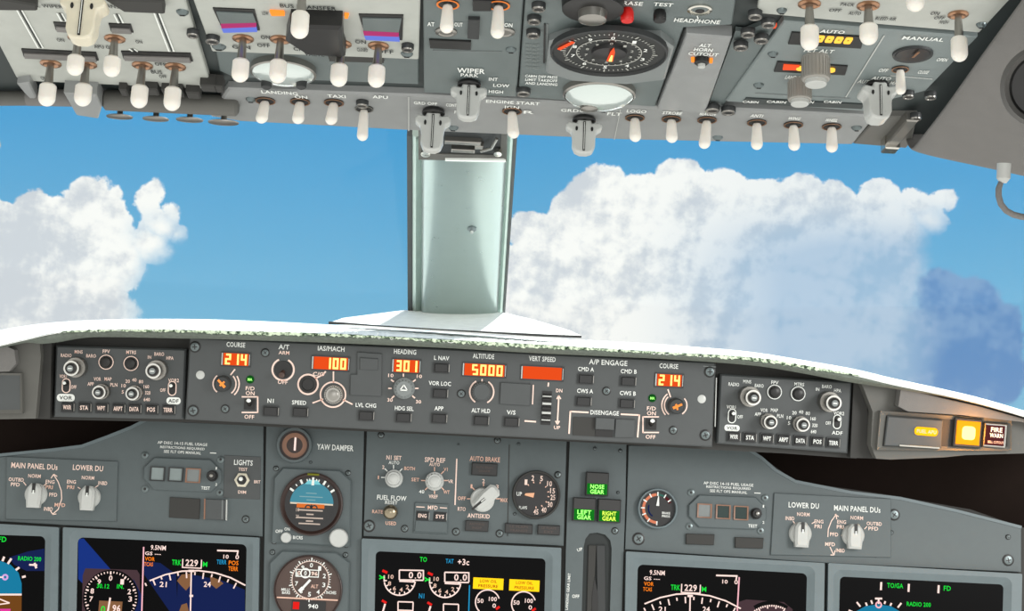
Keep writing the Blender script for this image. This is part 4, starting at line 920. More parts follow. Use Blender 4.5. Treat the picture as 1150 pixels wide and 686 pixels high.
for x0, y0, x1, y1 in ((3, 630, 5, 625), (9, 633, 13, 627), (18, 640, 22, 637), (25, 648, 29, 647)): dl(x0, y0, x1, y1, 2.4, E_W)
dl(33, 634, 42, 634.5, 2, E_W); dl(39, 632, 41, 638, 2.4, E_W); da(6, 648, 2.6, 2, 0, 360, em('pale_violet', (220, 170, 230), 1)); dl(-2, 648, 4, 648, 1.6, E_W)
dl(-4, 671, 11, 677, 1.4, E_W); dl(-4, 679, 11, 677, 1.4, E_W); dl(-6, 685, 12, 685, 3, E_M); b.build('symbols', t.r)

def nav(t, b, cx, ty, rr, x, dial):
    pass
# left navigation display
t = disp('left map display with round altimeter figure and compass arc reading 229', ((71, 591), (293, 602.5), 800), (87.5, 603.5, 277, 611), 6); b = MB([E_W])
poly(b, t, [(88, 605), (94, 604.5), (125, 640), (110, 642), (93, 655), (88, 650)], em('screen_sky_reflection', (20, 52, 135), .9), .00075)  # sky reflection on the glass, drawn as a glowing blue shape
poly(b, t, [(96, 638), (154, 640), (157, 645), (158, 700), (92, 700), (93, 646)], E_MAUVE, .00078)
poly(b, t, [(162, 630), (180, 632), (198, 645), (200, 700), (162, 650)][:4]+[(162, 645)], E_BLUE, .00075); poly(b, t, [(200, 646), (216, 645), (250, 652), (275, 662), (275, 700), (198, 700)], E_BLUE, .00076)  # wide blue patches: reflected light likewise drawn into the screen
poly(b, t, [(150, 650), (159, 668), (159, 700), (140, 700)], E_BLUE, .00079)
b.disc(*t.p(124.5, 671), 31*t.k, .0007, .00083, em('dial_black', (8, 8, 10), .6), 36)
for i in range(50):
    d = 90-7.2*i; c, q = math.cos(R_(d)), math.sin(R_(d)); L5 = i % 5 == 0
    dl(124.5+29.5*c, 671-29.5*q, 124.5+(26 if L5 else 27.5)*c, 671-(26 if L5 else 27.5)*q, 1.7 if L5 else 1, E_W)
for s_, d in (('0', 90), ('1', 54), ('2', 18), ('3', -4), ('9', 126), ('8', 160), ('7', 184)): dt(s_, 124.5+22*math.cos(R_(d)), 671-22*math.sin(R_(d)), 4, 6, E_W)
dt('30.12', 116, 658, 14, 5, E_G); dt('IN.', 135.5, 658.5, 8, 5, E_G)
b.box(*t.p(124, 684), 26*t.k, 18*t.k, .0009, .001, E_TAN); dt('96', 131, 683, 9, 8, E_W, .0013); dt('0', 116, 684, 5, 8, E_G, .0013); dl(124, 671, 119, 700, 2, E_W, .0013)
def navc(ox, oy, L):
    """compass rose figures; ox, oy shift the figure for the right-hand display"""
    dt('9.5NM', 178+ox, 615+oy, 17, 5.5, E_W); dt('GS ---', 172+ox, 621.5+oy, 18, 4, E_W); dt('VOR', 168.5+ox, 627.5+oy, 11, 4.5, E_O); dt('TCAS', 167+ox, 633.5+oy, 10, 4.5, E_O)
    dt('TRK', 198.5+ox, 631.5+oy, 10.5, 6, E_G); dt('229', 215.5+ox, 632+oy, 14, 7.5, E_W); dt('M', 230.5+ox, 633.5+oy, 5, 5.5, E_G)
    dl(205.5+ox, 627.5+oy, 205+ox, 637.5+oy, 1.2, E_W); dl(226.5+ox, 628.5+oy, 226+ox, 638.5+oy, 1.2, E_W); dl(205+ox, 637+oy, 226+ox, 638+oy, 1.2, E_W)
    dl(244+ox, 618+oy, 268+ox, 618.7+oy, 1.8, E_W); dl(267.5+ox, 618+oy, 266.5+ox, 623+oy, 1.6, E_W); dt('10', 254+ox, 625+oy, 6, 4.5, E_W); dt('0', 266.5+ox, 625.5+oy, 4, 5, E_W)
    c0 = (214.5+ox, 753+oy); R1 = 111
    da(c0[0], c0[1], R1, 1.6, 61, 119, E_W)
    for i, d in enumerate(range(61, 120, 5)):
        c, q = math.cos(R_(d+1.6)), math.sin(R_(d+1.6)); l = 7 if i % 2 == 0 else 3.5
        dl(c0[0]+R1*c, c0[1]-R1*q, c0[0]+(R1-l)*c, c0[1]-(R1-l)*q, 1.5, E_W)
    dt('21', 183.5+ox, 656+oy, 8, 6, E_W); dt('24', 233+ox, 656+oy, 8, 6, E_W); dl(215+ox, 640+oy, 214+ox, 686+oy, 1.5, E_W); dl(213+ox, 669+oy, 217+ox, 669+oy, 2.4, E_W); dl(212+ox, 641+oy, 218+ox, 641+oy, 2.5, E_W)
dl(161.5, 614, 159, 700, 1.5, em('pale_pink', (255, 190, 200), 1)); navc(0, 0, 1)
dt('TERR', 249, 631, 11, 5, E_C); dt('POS', 262.5, 632, 11, 5, E_O); dt('TERR', 262, 638.5, 11, 5, E_O)
for P0 in ([(204, 645), (214, 644), (214, 657), (209, 663), (203, 657), (199, 652)], [(236, 647), (246, 651), (251, 655), (243, 661), (237, 656)], [(204, 679), (210, 677), (213, 690), (200, 690)]): poly(b, t, P0, E_TAN, .0009)
b.build('symbols', t.r)

# centre engine display
t = disp('center engine display with dial arcs and two yellow warning boxes', ((405.5, 603.5), (631, 614), 800), (422, 619, 612.5, 627), 5); b = MB([E_W])
dt('TO', 475.5, 628, 8, 5.5, E_G); dt('TAT', 505, 630, 9, 5, E_C); dt('+3c', 520.5, 631, 13, 7, E_W)
for ox, oy in ((0, 0), (51, 2.5)):
    c0 = (449+ox, 650.5+oy); da(c0[0], c0[1], 17.5, 1.5, -175+8, -5, E_W); dl(431.5+ox, 646+oy, 431.5+ox, 653+oy, 1.5, E_W)
    for i in range(9): d = -175+21*i; c, q = math.cos(R_(d)), math.sin(R_(d)); dl(c0[0]+17*c, c0[1]-17*q, c0[0]+14.5*c, c0[1]-14.5*q, 1.3, E_W)
    for s_, x, y, w_ in (('10', 439, 647.5, 6), ('8', 437.5, 655, 3.5), ('6', 443, 660.5, 3.5), ('4', 450.5, 662, 3.5), ('2', 457.5, 659, 3.5)): dt(s_, x+ox, y+oy, w_, 4.8, em('digit_cream', (240, 200, 180), 1))
    X0, X1, Y0, Y1 = 448.5+ox, 475.5+ox, 640+oy, 651+oy
    for q in ((X0, Y0, X1, Y0+.5), (X0, Y1, X1, Y1+.5), (X0, Y0, X0, Y1), (X1, Y0, X1, Y1)): dl(*q, 1.5, E_W)
    dl(X0, Y1+1.5, X0+17, Y1+2.3, 1.4, E_W)
    dt('0', 461.5+ox, 645.7+oy, 5, 7.5, E_W); dt('.', 466.5+ox, 649+oy, 1.4, 1.4, E_W); dt('0', 471+ox, 645.8+oy, 5, 7.5, E_W)
    dl(429.5+ox, 640.5+oy, 435+ox, 643+oy, 2.8, E_R); dl(426+ox, 646+oy, 432+ox, 650+oy, 1.5, E_G); dl(426+ox, 650+oy, 432+ox, 647+oy, 1.5, E_G)
    dl(429+ox, 674+oy*.9, 434+ox, 677+oy*.9, 2.6, E_R); dl(432.5+ox, 678+oy, 429+ox, 690+oy, 2, E_W)
    for q in ((447, 675.5, 464, 676), (447, 675.5, 447, 690), (464, 676, 463.5, 690), (447, 685, 464, 685.5)): dl(q[0]+ox, q[1]+oy, q[2]+ox, q[3]+oy, 1.4, E_W)
dt('N1', 473.5, 669, 6, 5.5, E_C); dl(527.3, 657, 526.3, 690, 1.3, E_C)
for ox, oy in ((0, 0), (40.5, 2)):
    a = t.p(548.3+ox, 655.3+oy); b.box(a[0], a[1], 34*t.k, 12.5*t.k, .0009, .0014, E_Y, .0003)
    b.text('LOW OIL', a[0], a[1]+2.8*t.k, 19*t.k, 3.4*t.k, .0016, LETAMB); b.text('PRESSURE', a[0], a[1]-2.6*t.k, 22*t.k, 3.4*t.k, .0016, LETAMB)
    da(547.5+ox, 676+oy, 13.5, 1.4, 20, 230, E_W); dt('50', 539.5+ox, 674.5+oy, 7, 5, E_W); dt('100', 553.5+ox, 672.5+oy, 9, 5, E_W); dt('0', 555+ox, 680+oy, 4, 5, E_W); dl(557+ox, 684+oy, 561+ox, 681+oy, 2.6, E_R)
b.build('symbols', t.r)

# right navigation display
t = disp('right map display with compass arc reading 229', ((701.5, 618), (926, 631), 800), (716, 634, 906, 643.5), 6); b = MB([E_W])
navc(560, 28, 1); dl(830, 648, 827, 700, 1.5, em('pale_pink', (255, 190, 200), 1))
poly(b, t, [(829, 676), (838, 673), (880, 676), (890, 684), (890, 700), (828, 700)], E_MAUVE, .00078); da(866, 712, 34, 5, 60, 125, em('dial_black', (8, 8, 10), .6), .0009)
for i in range(16): d = 62+4.5*i; c, q = math.cos(R_(d)), math.sin(R_(d)); dl(866+33*c, 712-33*q, 866+(29 if i % 4 == 0 else 31)*c, 712-(29 if i % 4 == 0 else 31)*q, 1.4, E_W)
b.build('symbols', t.r)
# far right flight display
t = disp('far right display with green TO/GA text and top of a blue horizon', ((928, 631), (1147, 643), 800), (943, 647.5, 1126.5, 656), 5); b = MB([E_W])
for x, y in ((989.5, 658), (1020.5, 660), (1054, 661.5)): dl(x, y-4.5, x-.5, y+4.5, 2.2, E_W)
dt('TO/GA', 1005, 657.5, 18, 5.5, E_G); dt('FD', 1063.5, 660.5, 8, 5.5, E_G); dt('RADIO 200', 1031.5, 678.5, 27, 5, E_G)
poly(b, t, [(955, 700), (960, 687), (972, 680.5), (986, 678.5), (1000, 680.5), (1010, 686), (1016, 700)], E_SKY)
for x0, y0, x1, y1 in ((986.5, 671, 986.5, 678), (978, 674, 979.5, 678), (972, 676.5, 973.5, 680), (962, 676, 966, 681), (994, 675, 993, 678), (1001, 677, 999.5, 680), (1012, 677, 1008, 682), (953, 685, 957, 687)): dl(x0, y0, x1, y1, 1.9, E_W)
da(986.5, 679, 3, 1.6, 0, 360, em('pale_pink', (255, 190, 200), 1)); dl(982.5, 672, 990.5, 672, 2, E_W); b.build('symbols', t.r)
# ================================================================== OVERHEAD
def ohp(px, py, h=0): return F_OH.hit(px, py, h)
fo = F_OH.sub(575, 60, 0)
mb = MB(OHD)
edge = [fo.L(*q) for q in ((-160, 119), (0, 119), (115, 118), (240, 126), (460, 140), (700, 150), (960, 156), (1030, 162), (1110, 168))]
bz = fo.L(575, 60)[1]
topb = [(.75, .9), (-.75, .9)]
mb.poly(edge+topb, -.05, -.006, OHD)
struct('ceiling', mb, fo.M())

def solve(t, a, b, ty, dz=(0, 0)):
    lo, hi = .002, .15
    for _ in range(30):
        md = (lo+hi)/2; y = proj(t.f.W(a+dz[0]*md, b+dz[1]*md, md))[1]
        if y < ty: lo = md
        else: hi = md
    return lo
def toggle(t, bx, by, ty, w=18, kind='bulb', tx=None, glow=True):
    a, b_ = t.p(bx, by); k = t.f.g(bx, by)
    dx = 0
    if tx is not None:
        e = t.p(tx, by); dx = e[0]-a
    L = solve(t, a, b_, ty); dxn = dx/L if L else 0
    w = w*k; root = None
    o = MB([GUN, TINTED, DKPL]); r0 = w*.62
    mr_ = TINTGLOW if glow == 2 else TINTED if glow else GUN
    if kind == 'slim': o.lathe(0, 0, [(r0*1.3, 0), (r0*1.28, .0007)], BLACK, 20); o.arc(0, 0, r0*1.22, r0*.22, 0, 360, .0011, mr_)
    else: o.lathe(0, 0, [(r0, 0), (r0, .0008), (r0*.72, .0014), (r0*.55, .0008)], mr_, 20)
    if kind == 'bulb':
        o.tube([(0, 0, 0), (dxn*L*.3, 0, L*.3), (dxn*L*.62, 0, L*.62)], w*.26, GUN, 12, [w*.2, w*.25, w*.3])
    else: o.tube([(0, 0, 0), (dxn*L*.3, 0, L*.3)], w*.3, GUN, 12, [w*.25, w*.32])
    root = o.build('toggle_switch', t.r, (a, b_, 0))
    c = MB(WCAP); c.x = Matrix.Identity(4)
    z0 = L*(.5 if kind == 'bulb' else .08); rr = w/2
    prof = [(rr*.8, z0), (rr*.98, z0+(L-z0)*.08)] if kind == 'bulb' else [(rr*.62, z0), (rr*.78, z0+(L-z0)*.1), (rr*.9, z0+(L-z0)*.5)]
    e = min(rr, (L-z0)*.45)
    for i in range(7): q = PI/2*i/6; prof.append((max(rr*math.cos(q), .0001), L-e+e*math.sin(q)))
    c.lathe(0, 0, prof, WCAP, 20)
    c.V = [Vector((v.x+dxn*v.z, v.y, v.z)) for v in c.V]; c.build('cap', root)
    return root
def wing(t, bx, by, ty, w, m=KNOB, th=.009):
    """paddle-shaped rotary selector hanging from the panel, seen edge-on"""
    a, b_ = t.p(bx, by); k = t.f.g(bx, by); L = solve(t, a, b_, ty); W = w*k
    o = MB([m, BLACK]); o.lathe(0, 0, [(W*.30, 0), (W*.34, L*.12), (W*.2, L*.14)], BLACK, 24)
    pts = [(-.18, .08), (.18, .08), (.2, .2), (.42, .16), (.5, .24), (.48, .34), (.34, .42), (.31, .6), (.31, .8), (.24, .95), (.1, 1), (-.1, 1), (-.24, .95), (-.31, .8), (-.31, .6), (-.34, .42), (-.48, .34), (-.5, .24), (-.42, .16), (-.2, .2)]
    o.x = Matrix(((W, 0, 0, 0), (0, 0, 1, 0), (0, L, 0, 0), (0, 0, 0, 1)))
    o.poly(pts, -th/2, th/2, m, .0)
    o.x = None; r = o.build('rotary_knob', t.r, (a, b_, 0))
    bv = r.modifiers.new('soft edges', 'BEVEL'); bv.width = .0014; bv.segments = 3; bv.limit_method = 'ANGLE'
    s = MB([BLACK, LETW]); s.x = Matrix(((W, 0, 0, 0), (0, 0, 1, 0), (0, L, 0, 0), (0, 0, 0, 1)))
    s.box(0, .55, .06, .78, th/2-.0005, th/2+.0006, BLACK); s.box(0, .55, .014, .72, th/2, th/2+.001, LETW)
    for d in (-1, 1): s.poly([(d*.21+.035*math.cos(q*PI/4), .36+.06*math.sin(q*PI/4)) for q in range(8)], th/2-.0005, th/2+.0006, BLACK)
    s.build('pointer_slot', r); return r
def cyl(t, bx, by, ty, w, m=KNOBD, wb=None):
    a, b_ = t.p(bx, by); k = t.f.g(bx, by); L = solve(t, a, b_, ty); r = w*k/2
    o = MB([m]); o.lathe(0, 0, [(r*.98, 0), (r, L*.15), (r, L*.82), (r*.9, L*.86)], m, 30)
    for i in range(26):
        o.x = Matrix.Rotation(2*PI*i/26, 4, 'Z'); o.box(r, 0, r*.1, r*.09, L*.1, L*.78, m); o.x = None
    o.lathe(0, 0, [(r*.8, L*.8), (r*.78, L), (r*.7, L*1.03)], KNOB, 28)
    return o.build('ribbed_knob', t.r, (a, b_, 0))
def lug(t, px, py, w=13, dark=True):
    a, b_ = t.p(px, py); k = t.f.g(px, py)
    def mk():
        o = MB([BLACK, SCREW]); r = w*k/2; o.lathe(0, 0, [(r, 0), (r, .0032), (r*.92, .0038)], DKPL, 20); o.lathe(0, 0, [(r*.95, .0036), (r*.88, .0044), (r*.66, .0044), (r*.6, .0036)], GUN, 20); o.lathe(0, 0, [(r*.6, .0034), (r*.4, .0042)], BLACK, 14); return o
    return inst('fastener', ('lug', round(w*k, 4)), mk, t.r, (a, b_, 0))
def oscrew(t, px, py, w=12):
    a, b_ = t.p(px, py); k = t.f.g(px, py); r = round(w*k/2, 4)
    def mk():
        o = MB([SCREW, BLACK]); o.lathe(0, 0, [(r, 0), (r*.95, .0008), (r*.6, .0022), (r*.3, .0026)], SCREW, 18); o.box(0, 0, r*.8, r*.2, .0024, .003, BLACK); return o
    return inst('screw', ('os', r), mk, t.r, (a, b_, 0))
def opanel(name, label, cat, pts, m, scr=(), z1=0, z0=-.005, px=None, group=None):
    cx = sum(p[0] for p in pts)/len(pts); cy = sum(p[1] for p in pts)/len(pts)
    t = T(name, label, cat, F_OH, cx, cy, group=group); t.plate(pts, z0, z1, m, .0008); t.lz = z1+.0007
    for x, y in scr: oscrew(t, x, y)
    return t
def slotlamp(t, x0, y0, x1, y1, lit=None, name='annunciator', sh=3):
    """recessed annunciator: dark upper edge and pale lens"""
    b = MB([BLACK, OHD]); P = t.P([(x0, y0), (x1, y1), (x1+sh, y1+(9)), (x0+sh, y0+9)])
    b.poly(P, 0, .0008, BLACK); b.poly(t.P([(x0+3, y0+4), (x1-1, y1+4), (x1+sh-2, y1+9), (x0+sh+1, y0+9)]), 0, .002, lit or PALEL, .0003)
    return b.build(name, t.r)
PALEL = mat('dim_lens_grey', (120, 118, 116), .35)

# --- A: pale panel at the far left
t = opanel('overhead_switch_panel', 'pale grey overhead panel with six white bulb toggles, furthest left', 'switch panel',
    [(-80, -60), (190, -60), (238, 100), (232, 100), (140, 96), (26, 91), (18, 87), (-12, 30), (-50, -30)], OHL)
for x0, y0, x1, y1 in ((24, 54, 108, 58), (136, 56.5, 214, 59), (60, 24, 78, 25), (122, 25.5, 147, 26.5)): slotlamp(t, x0, y0, x1, y1)
for (xa, ya, xb, yb) in ((16, 5, 43, 53), (171, 8, 190, 57), (64, 14, 69, 23), (128, 15, 133, 25), (145, 54, 149, 57)):
    t.ln(xa, ya, xb, yb, 1.6, LETW); t.ln(xa+3, ya, xb+3, yb, 1.4, LETD, t.lz-.0001); t.ln(xa+5.5, ya, xb+5.5, yb, 1.4, LETW)
for s_, x, y, w_ in (('ON', 68, 44, 8), ('ON', 156, 46, 7), ('OFF', 78, 63, 14), ('BUS', 35, 62, 12), ('OFF', 180, 71, 12), ('ON', 49, 87, 6), ('L WIPER', 56, 6, 28), ('TRANSFER', 128, 6.5, 34), ('APU GEN', 118, 52, 24), ('GEN 1', 160, 64, 26), ('GEN 2', 196, 66, 24), ('BUS', 176, 80, 12), ('OFF', 183, 85, 8)): t.text(s_, x, y, w_, 3.6, LETD)
b = MB([OHD, BLACK]); b.poly(t.P([(-20, -14), (42, -4), (43, 2.5), (-10, 2)]), 0, .006, GSDARK, .001); b.build('blank_lamp', t.r); b = MB(GSDARK); b.poly(t.P([(118, -10), (184, -8), (186, 6), (140, 4)]), 0, .006, GSDARK, .001); b.build('blank_lamp', t.r)
wing(t, 97, -8, 48, 50, CREAM, .014)
for x, by, ty in ((57, 71, 119), (97, 72, 119), (160, 73, 121), (197, 74.5, 124), (88, 42, 84.5), (129, 43, 86)): toggle(t, x, by, ty, 18.5)
lug(t, 217, 34, 14); oscrew(t, 205, 13, 14); t.done()
# --- B: pale panel second from left
t = opanel('overhead_switch_panel', 'pale grey overhead panel with two magenta-edged displays and a black switch guard', 'switch panel',
    [(195, -60), (474, -60), (470, 67), (238, 58)], OHL)
for x0, y0, x1, y1, x2, y2, x3, y3 in ((239, 8, 286, 10, 292, 33, 251, 34), (403, 15, 453, 16, 452, 44, 411, 42)):
    b = MB([BLACK, SCRN]); b.poly(t.P([(x0, y0), (x1, y1), (x2, y2), (x3, y3)]), 0, .0008, BLACK)
    b.poly(t.P([(x0+4, y0+3), (x1-2, y1+3), (x2-4, y2-10), (x3-3, y3-10)]), .0005, .0016, OHG)
    o = b.build('display_window', t.r)
    b = MB([E_PINK, E_BAR]); b.poly(t.P([(x3-3, y3-10), (x2-4, y2-10), (x2-4, y2-5.5), (x3-2, y3-5)]), .0005, .0018, E_PINK); b.poly(t.P([(x3-2, y3-5), (x2-4, y2-5.5), (x2-3, y2), (x3, y3)]), .0005, .0018, E_BAR); b.build('display_bar', o)
b = MB([E_AMB]); b.poly(t.P([(303, 10.5), (319, 11.5), (320, 15), (305, 15)]), 0, .002, E_AMB2, .0004); b.build('amber_light', t.r)
b = MB([E_AMB]); b.poly(t.P([(387, 14), (392, 14.5), (391, 18), (387, 18)]), 0, .002, E_AMB2, .0004); b.build('amber_light', t.r)
for s_, x, y, w_ in (('BUS TRANSFER', 346, 7, 62), ('GEN', 271, 52, 20), ('OFF', 296, 50, 14), ('CROSS FEED', 353, 55, 46), ('VALVE', 353, 60, 22), ('CLOSED', 407, 55, 12), ('OFF', 432, 57, 20), ('ON', 298, 41, 10), ('LOW', 298, 14, 7), ('ON', 340, 46, 10), ('ON', 405, 46, 12)): t.text(s_, x, y, w_, 4, LETD)
b = MB([BLACK]); b.poly(t.P([(327, 10), (385, 12), (386, 36), (389, 46), (345, 43), (322, 28)]), 0, .012, BLACK, .002)
b.poly(t.P([(345, 38), (388, 42), (389, 50), (383, 53), (350, 48)]), .0, .007, DKPL, .0015); b.build('switch_guard', t.r)
for x, by, ty, g_ in ((273, 43, 92, 1), (315, 44, 93, 1), (383, 49, 97, 1), (425, 51, 98, 1), (340, -14, 43, 0)): toggle(t, x, by, ty, 19 if ty > 50 else 20)
oscrew(t, 246, 52, 16); oscrew(t, 457, 60, 14); lug(t, 239, 41, 16); lug(t, 458, 50, 14); t.done()
# --- recessed strip under B with a round dome lamp
t = opanel('overhead_recess_plate', 'dark teal grey recessed strip holding an oval glass lamp, above the left toggles', 'panel',
    [(241, 59), (470, 68), (470, 101), (262, 93), (246, 86)], OHG, z1=-.004, z0=-.0058)
a = t.p(318, 82); k = t.f.g(318, 82); b = MB([LENS]); b.lathe(a[0], a[1], [(35*k, -.004), (35*k, 0), (33*k, .002), (25*k, .004), (10*k, .0055)], LENS, 40); b.lathe(a[0], a[1], [(36*k, -.004), (36.5*k, .0005), (34.5*k, .001)], GUN, 40); b.build('lamp_lens', t.r)
for x, y in ((300, 86), (339, 86)): q = t.p(x, y); b = MB(DKPL); b.lathe(q[0], q[1], [(.004, .003), (.0035, .008), (.002, .009)], None, 14); b.build('lamp_bulb', t.r)
b = MB([GSDARK]); b.poly(t.P([(368, 66), (430, 68), (431, 74), (370, 72)]), -.004, -.002, GSDARK); b.build('blank_lamp', t.r); t.done()
# --- C: centre dark grey panel
t = opanel('overhead_wiper_panel', 'dark grey overhead center panel with WIPER selector knob', 'switch panel',
    [(475, -60), (592, -60), (580, 109), (476, 104)], OHG, ((574, 55),))
b = MB(BLACK); b.poly(t.P([(482, 43), (529, 45), (529, 54), (483, 52)]), 0, .0016, BLACK, .0004); b.build('blank_lamp', t.r)
b = MB(BLACK); b.poly(t.P([(526, 18), (539, 18.5), (538, 40), (525, 39)]), 0, .003, DKPL, .0006); b.build('rocker_switch', t.r)
b = MB(BLACK); b.poly(t.P([(531, -4), (552, -3), (552, 8), (531, 8)]), 0, .003, BLACK, .0006); b.build('rocker_switch', t.r)
t.text('AT', 484, 26, 8, 4.5, LETW); t.text('OUT', 515, 26.5, 9, 4.5, LETW); t.text('ON', 571, 27, 9, 4.5, LETW); t.text('WIPER', 529, 78.5, 31, 5.5, LETW); t.text('PARK', 527.5, 83.5, 20, 3.6, LETW); t.text('INT', 554, 88, 10, 3.6, LETW); t.text('LOW', 563, 95, 18, 3.6, LETW); t.text('HIGH', 557, 102, 16, 3.6, LETW); t.ln(486, 56, 564, 57.5, .8, KNOBD)
wing(t, 527, 92, 135, 41)
for bx, by, ty in ((503, 4, 37), (560, 5, 43)): toggle(t, bx, by, ty, 15.5, 'slim', None, 2)
for x in (501, 566): 
    q = t.p(x, 35); b = MB([TINTED]); b.lathe(q[0], q[1], [(.007, 0), (.007, .001), (.005, .0016), (.0045, .001)], GUN, 18); b.build('switch_nut', t.r)
t.done()
# --- D: gauge panel
t = opanel('overhead_gauge_panel', 'grey overhead panel around the large oval-looking altitude dial', 'instrument panel',
    [(594, -60), (835, -60), (822, 28), (768, 31), (736, 120), (582, 109)], OHG)
for x, y in ((605, 4), (600, 18.5), (599, 34), (588, 100)): lug(t, x, y, 16)
t.lz = .0007
for i, s_ in enumerate(('CABIN DIFF PRESS', 'LIMIT TAKEOFF', 'AND LANDING')): t.text(s_, 608, 85+i*4, 36, 3, LETW)
for i in range(7): t.text('FLT ALT', 598, 50+i*4.2, 14, 2.6, LETDIM2)
t.text('STATUS', 663.5, 17, 35, 4.5, LETW); t.text('L2', 665, 12.5, 11, 4, LETW); t.text('ERASE', 708, 2.5, 28, 4.5, LETW); t.text('TEST', 745, 4, 22, 4, LETW); t.text('HEADPHONE', 783, 22.5, 52, 4.5, LETW); t.ln(783, 17, 784, 20, 1.2, LETW)
a = t.p(666, 1); b = MB([BLACK, CHROME]); b.lathe(a[0], a[1], [(.019, 0), (.0185, .006), (.016, .007)], BLACK, 28); b.lathe(a[0], a[1]-.001, [(.009, .006), (.0085, .012), (.006, .013)], GUN, 22); b.build('status_knob', t.r)
for x, y, ty, mm, nm in ((704.5, 10, 24, RED, 'erase_button'), (741, 12, 24, BLACK, 'test_button')):
    q = t.p(x, y); L = solve(t, q[0], q[1], ty); r = 7.5*t.f.g(x, y); b = MB([mm]); b.lathe(q[0], q[1], [(r*.8, 0), (r, L*.3), (r, L*.85), (r*.85, L)], mm, 22); b.build(nm, t.r)
q = t.p(786, 10); b = MB([BLACK, GUN]); r = 14*t.f.g(786, 10); b.lathe(q[0], q[1], [(r, 0), (r, .0012), (r*.82, .0016), (r*.8, .0006)], CHROME, 28); b.lathe(q[0], q[1], [(r*.8, .0004), (r*.5, .0008), (r*.4, .0014)], OHG, 28); b.lathe(q[0], q[1], [(r*.38, .0012), (r*.36, .0018)], BLACK, 20); b.build('headphone_jack', t.r)
# vertical slider slot left of the dial
t.ln(612, 26, 611, 70, 2, BLACK); t.ln(615, 26, 614, 72, 1, KNOBD)
t.done()
t = T('cabin_altitude_gauge', 'large black overhead dial with white scale and red-orange pointer', 'gauge', F_OH, 685, 56)
oc = [(640, 31), (742, 34), (757, 45), (747, 81), (704, 86), (642, 82), (613, 73), (617, 38)]
t.plate(oc, 0, .006, BEZELO, .0015, 'case'); a = t.p(684, 57, .006); k = t.f.g(684, 57)
b = MB([DBRN]); b.lathe(a[0], a[1], [(65.5*k, .005), (65*k, .0085), (63*k, .009), (61.5*k, .0065)], DKPL, 56); b.build('bezel', t.r)
b = MB([FACE]); b.lathe(a[0], a[1], [(62.5*k, .005), (62.5*k, .007)], FACE2, 56); b.build('dial', t.r)
b = MB([LETW]); z = .0076
b.arc(a[0], a[1], 36*k, 1*k, 0, 360, z, LETG, 60)
for i in range(60):
    d = 6*i; c, q = math.cos(R_(d)), math.sin(R_(d)); L5 = i % 5 == 0
    b.line(a[0]+48*k*c, a[1]+48*k*q, a[0]+(54 if L5 else 51)*k*c, a[1]+(54 if L5 else 51)*k*q, (1.6 if L5 else .9)*k, z, LETG)
    if i % 2 == 0: b.line(a[0]+33*k*c, a[1]+33*k*q, a[0]+36*k*c, a[1]+36*k*q, 1.2*k, z, LETG)
for i in range(10):
    d = 90-36*i; c, q = math.cos(R_(d)), math.sin(R_(d)); b.text(str(i), a[0]+41*k*c, a[1]+41*k*q, 4.5*k, 8*k, z, LETW)
    b.text(str(i), a[0]+26*k*c, a[1]+26*k*q, 3.5*k, 6*k, z, LETG)
b.line(a[0]-46*k, a[1]-14*k, a[0]-40*k, a[1]+24*k, 1*k, z, LETG); b.line(a[0]-56*k, a[1]+4*k, a[0]-42*k, a[1]+26*k, 4*k, z+.0006, E_RO, .0006); b.build('scale', t.r)
b = MB([BLACK]); b.lathe(a[0], a[1]+3*k, [(20*k, .007), (19*k, .0095), (8*k, .011)], FACE, 30); b.build('hub', t.r)
b = MB([E_RO]); q = .0125
b.poly([(a[0]-2*k, a[1]-4*k), (a[0]+5*k, a[1]-4*k), (a[0]+4.5*k, a[1]+20*k), (a[0]+2*k, a[1]+32*k), (a[0]-.5*k, a[1]+20*k)], q-.001, q, E_RO, .0003); b.poly([(a[0], a[1]-1*k), (a[0]+3.5*k, a[1]-1*k), (a[0]+2.8*k, a[1]+14*k), (a[0]+1*k, a[1]+14*k)], q, q+.0006, E_SEG); b.build('needle', t.r)
# lamp lens below the dial
t = T('overhead_lamp', 'oval clear glass lamp lens below the overhead altitude dial', 'lamp', F_OH, 672, 101)
a = t.p(673, 101.5); k = t.f.g(673, 101); b = MB([GUN]); b.lathe(a[0], a[1], [(41*k, 0), (41*k, .004), (39*k, .005), (38*k, .002)], GUN, 44); b.build('rim', t.r)
b = MB([LENS]); b.lathe(a[0], a[1], [(38.5*k, .001), (38*k, .005), (30*k, .009), (15*k, .0115), (2*k, .012)], LENS, 44); b.build('lens', t.r)
b = MB([DKPL]); q = t.p(662, 104); b.lathe(q[0], q[1], [(11*k, .008), (10*k, .0125), (4*k, .0135)], GUN, 20); b.build('bulb_holder', t.r)
# --- E: horn cutout strip
t = opanel('overhead_horn_panel', 'narrow pale grey overhead strip with HORN CUTOUT button', 'switch panel',
    [(771, 33), (822, 37), (792, 123), (738, 119)], LIPM, ((797, 41), (764, 120)), .003)
t.text('ALT', 792, 45, 13, 3.8, LETW); t.text('HORN', 790, 49.8, 21, 3.8, LETW); t.text('CUTOUT', 790, 54.8, 34, 3.8, LETW)
a = t.p(788, 61); b = MB([BLACK]); r = 9*t.f.g(788, 61); b.lathe(a[0], a[1], [(r, .003), (r*.95, .006), (r*.7, .007)], BLACK, 22); b.lathe(a[0], a[1], [(r*.5, .006), (r*.45, .009)], KNOB, 16); o = b.build('cutout_button', t.r)
for d in (-1, 1): 
    b = MB(E_AMB2); b.lathe(a[0]+d*r*1.15, a[1]+.001, [(r*.25, .003), (r*.2, .006)], E_AMB2, 12); b.build('amber_light', t.r)
t.done()
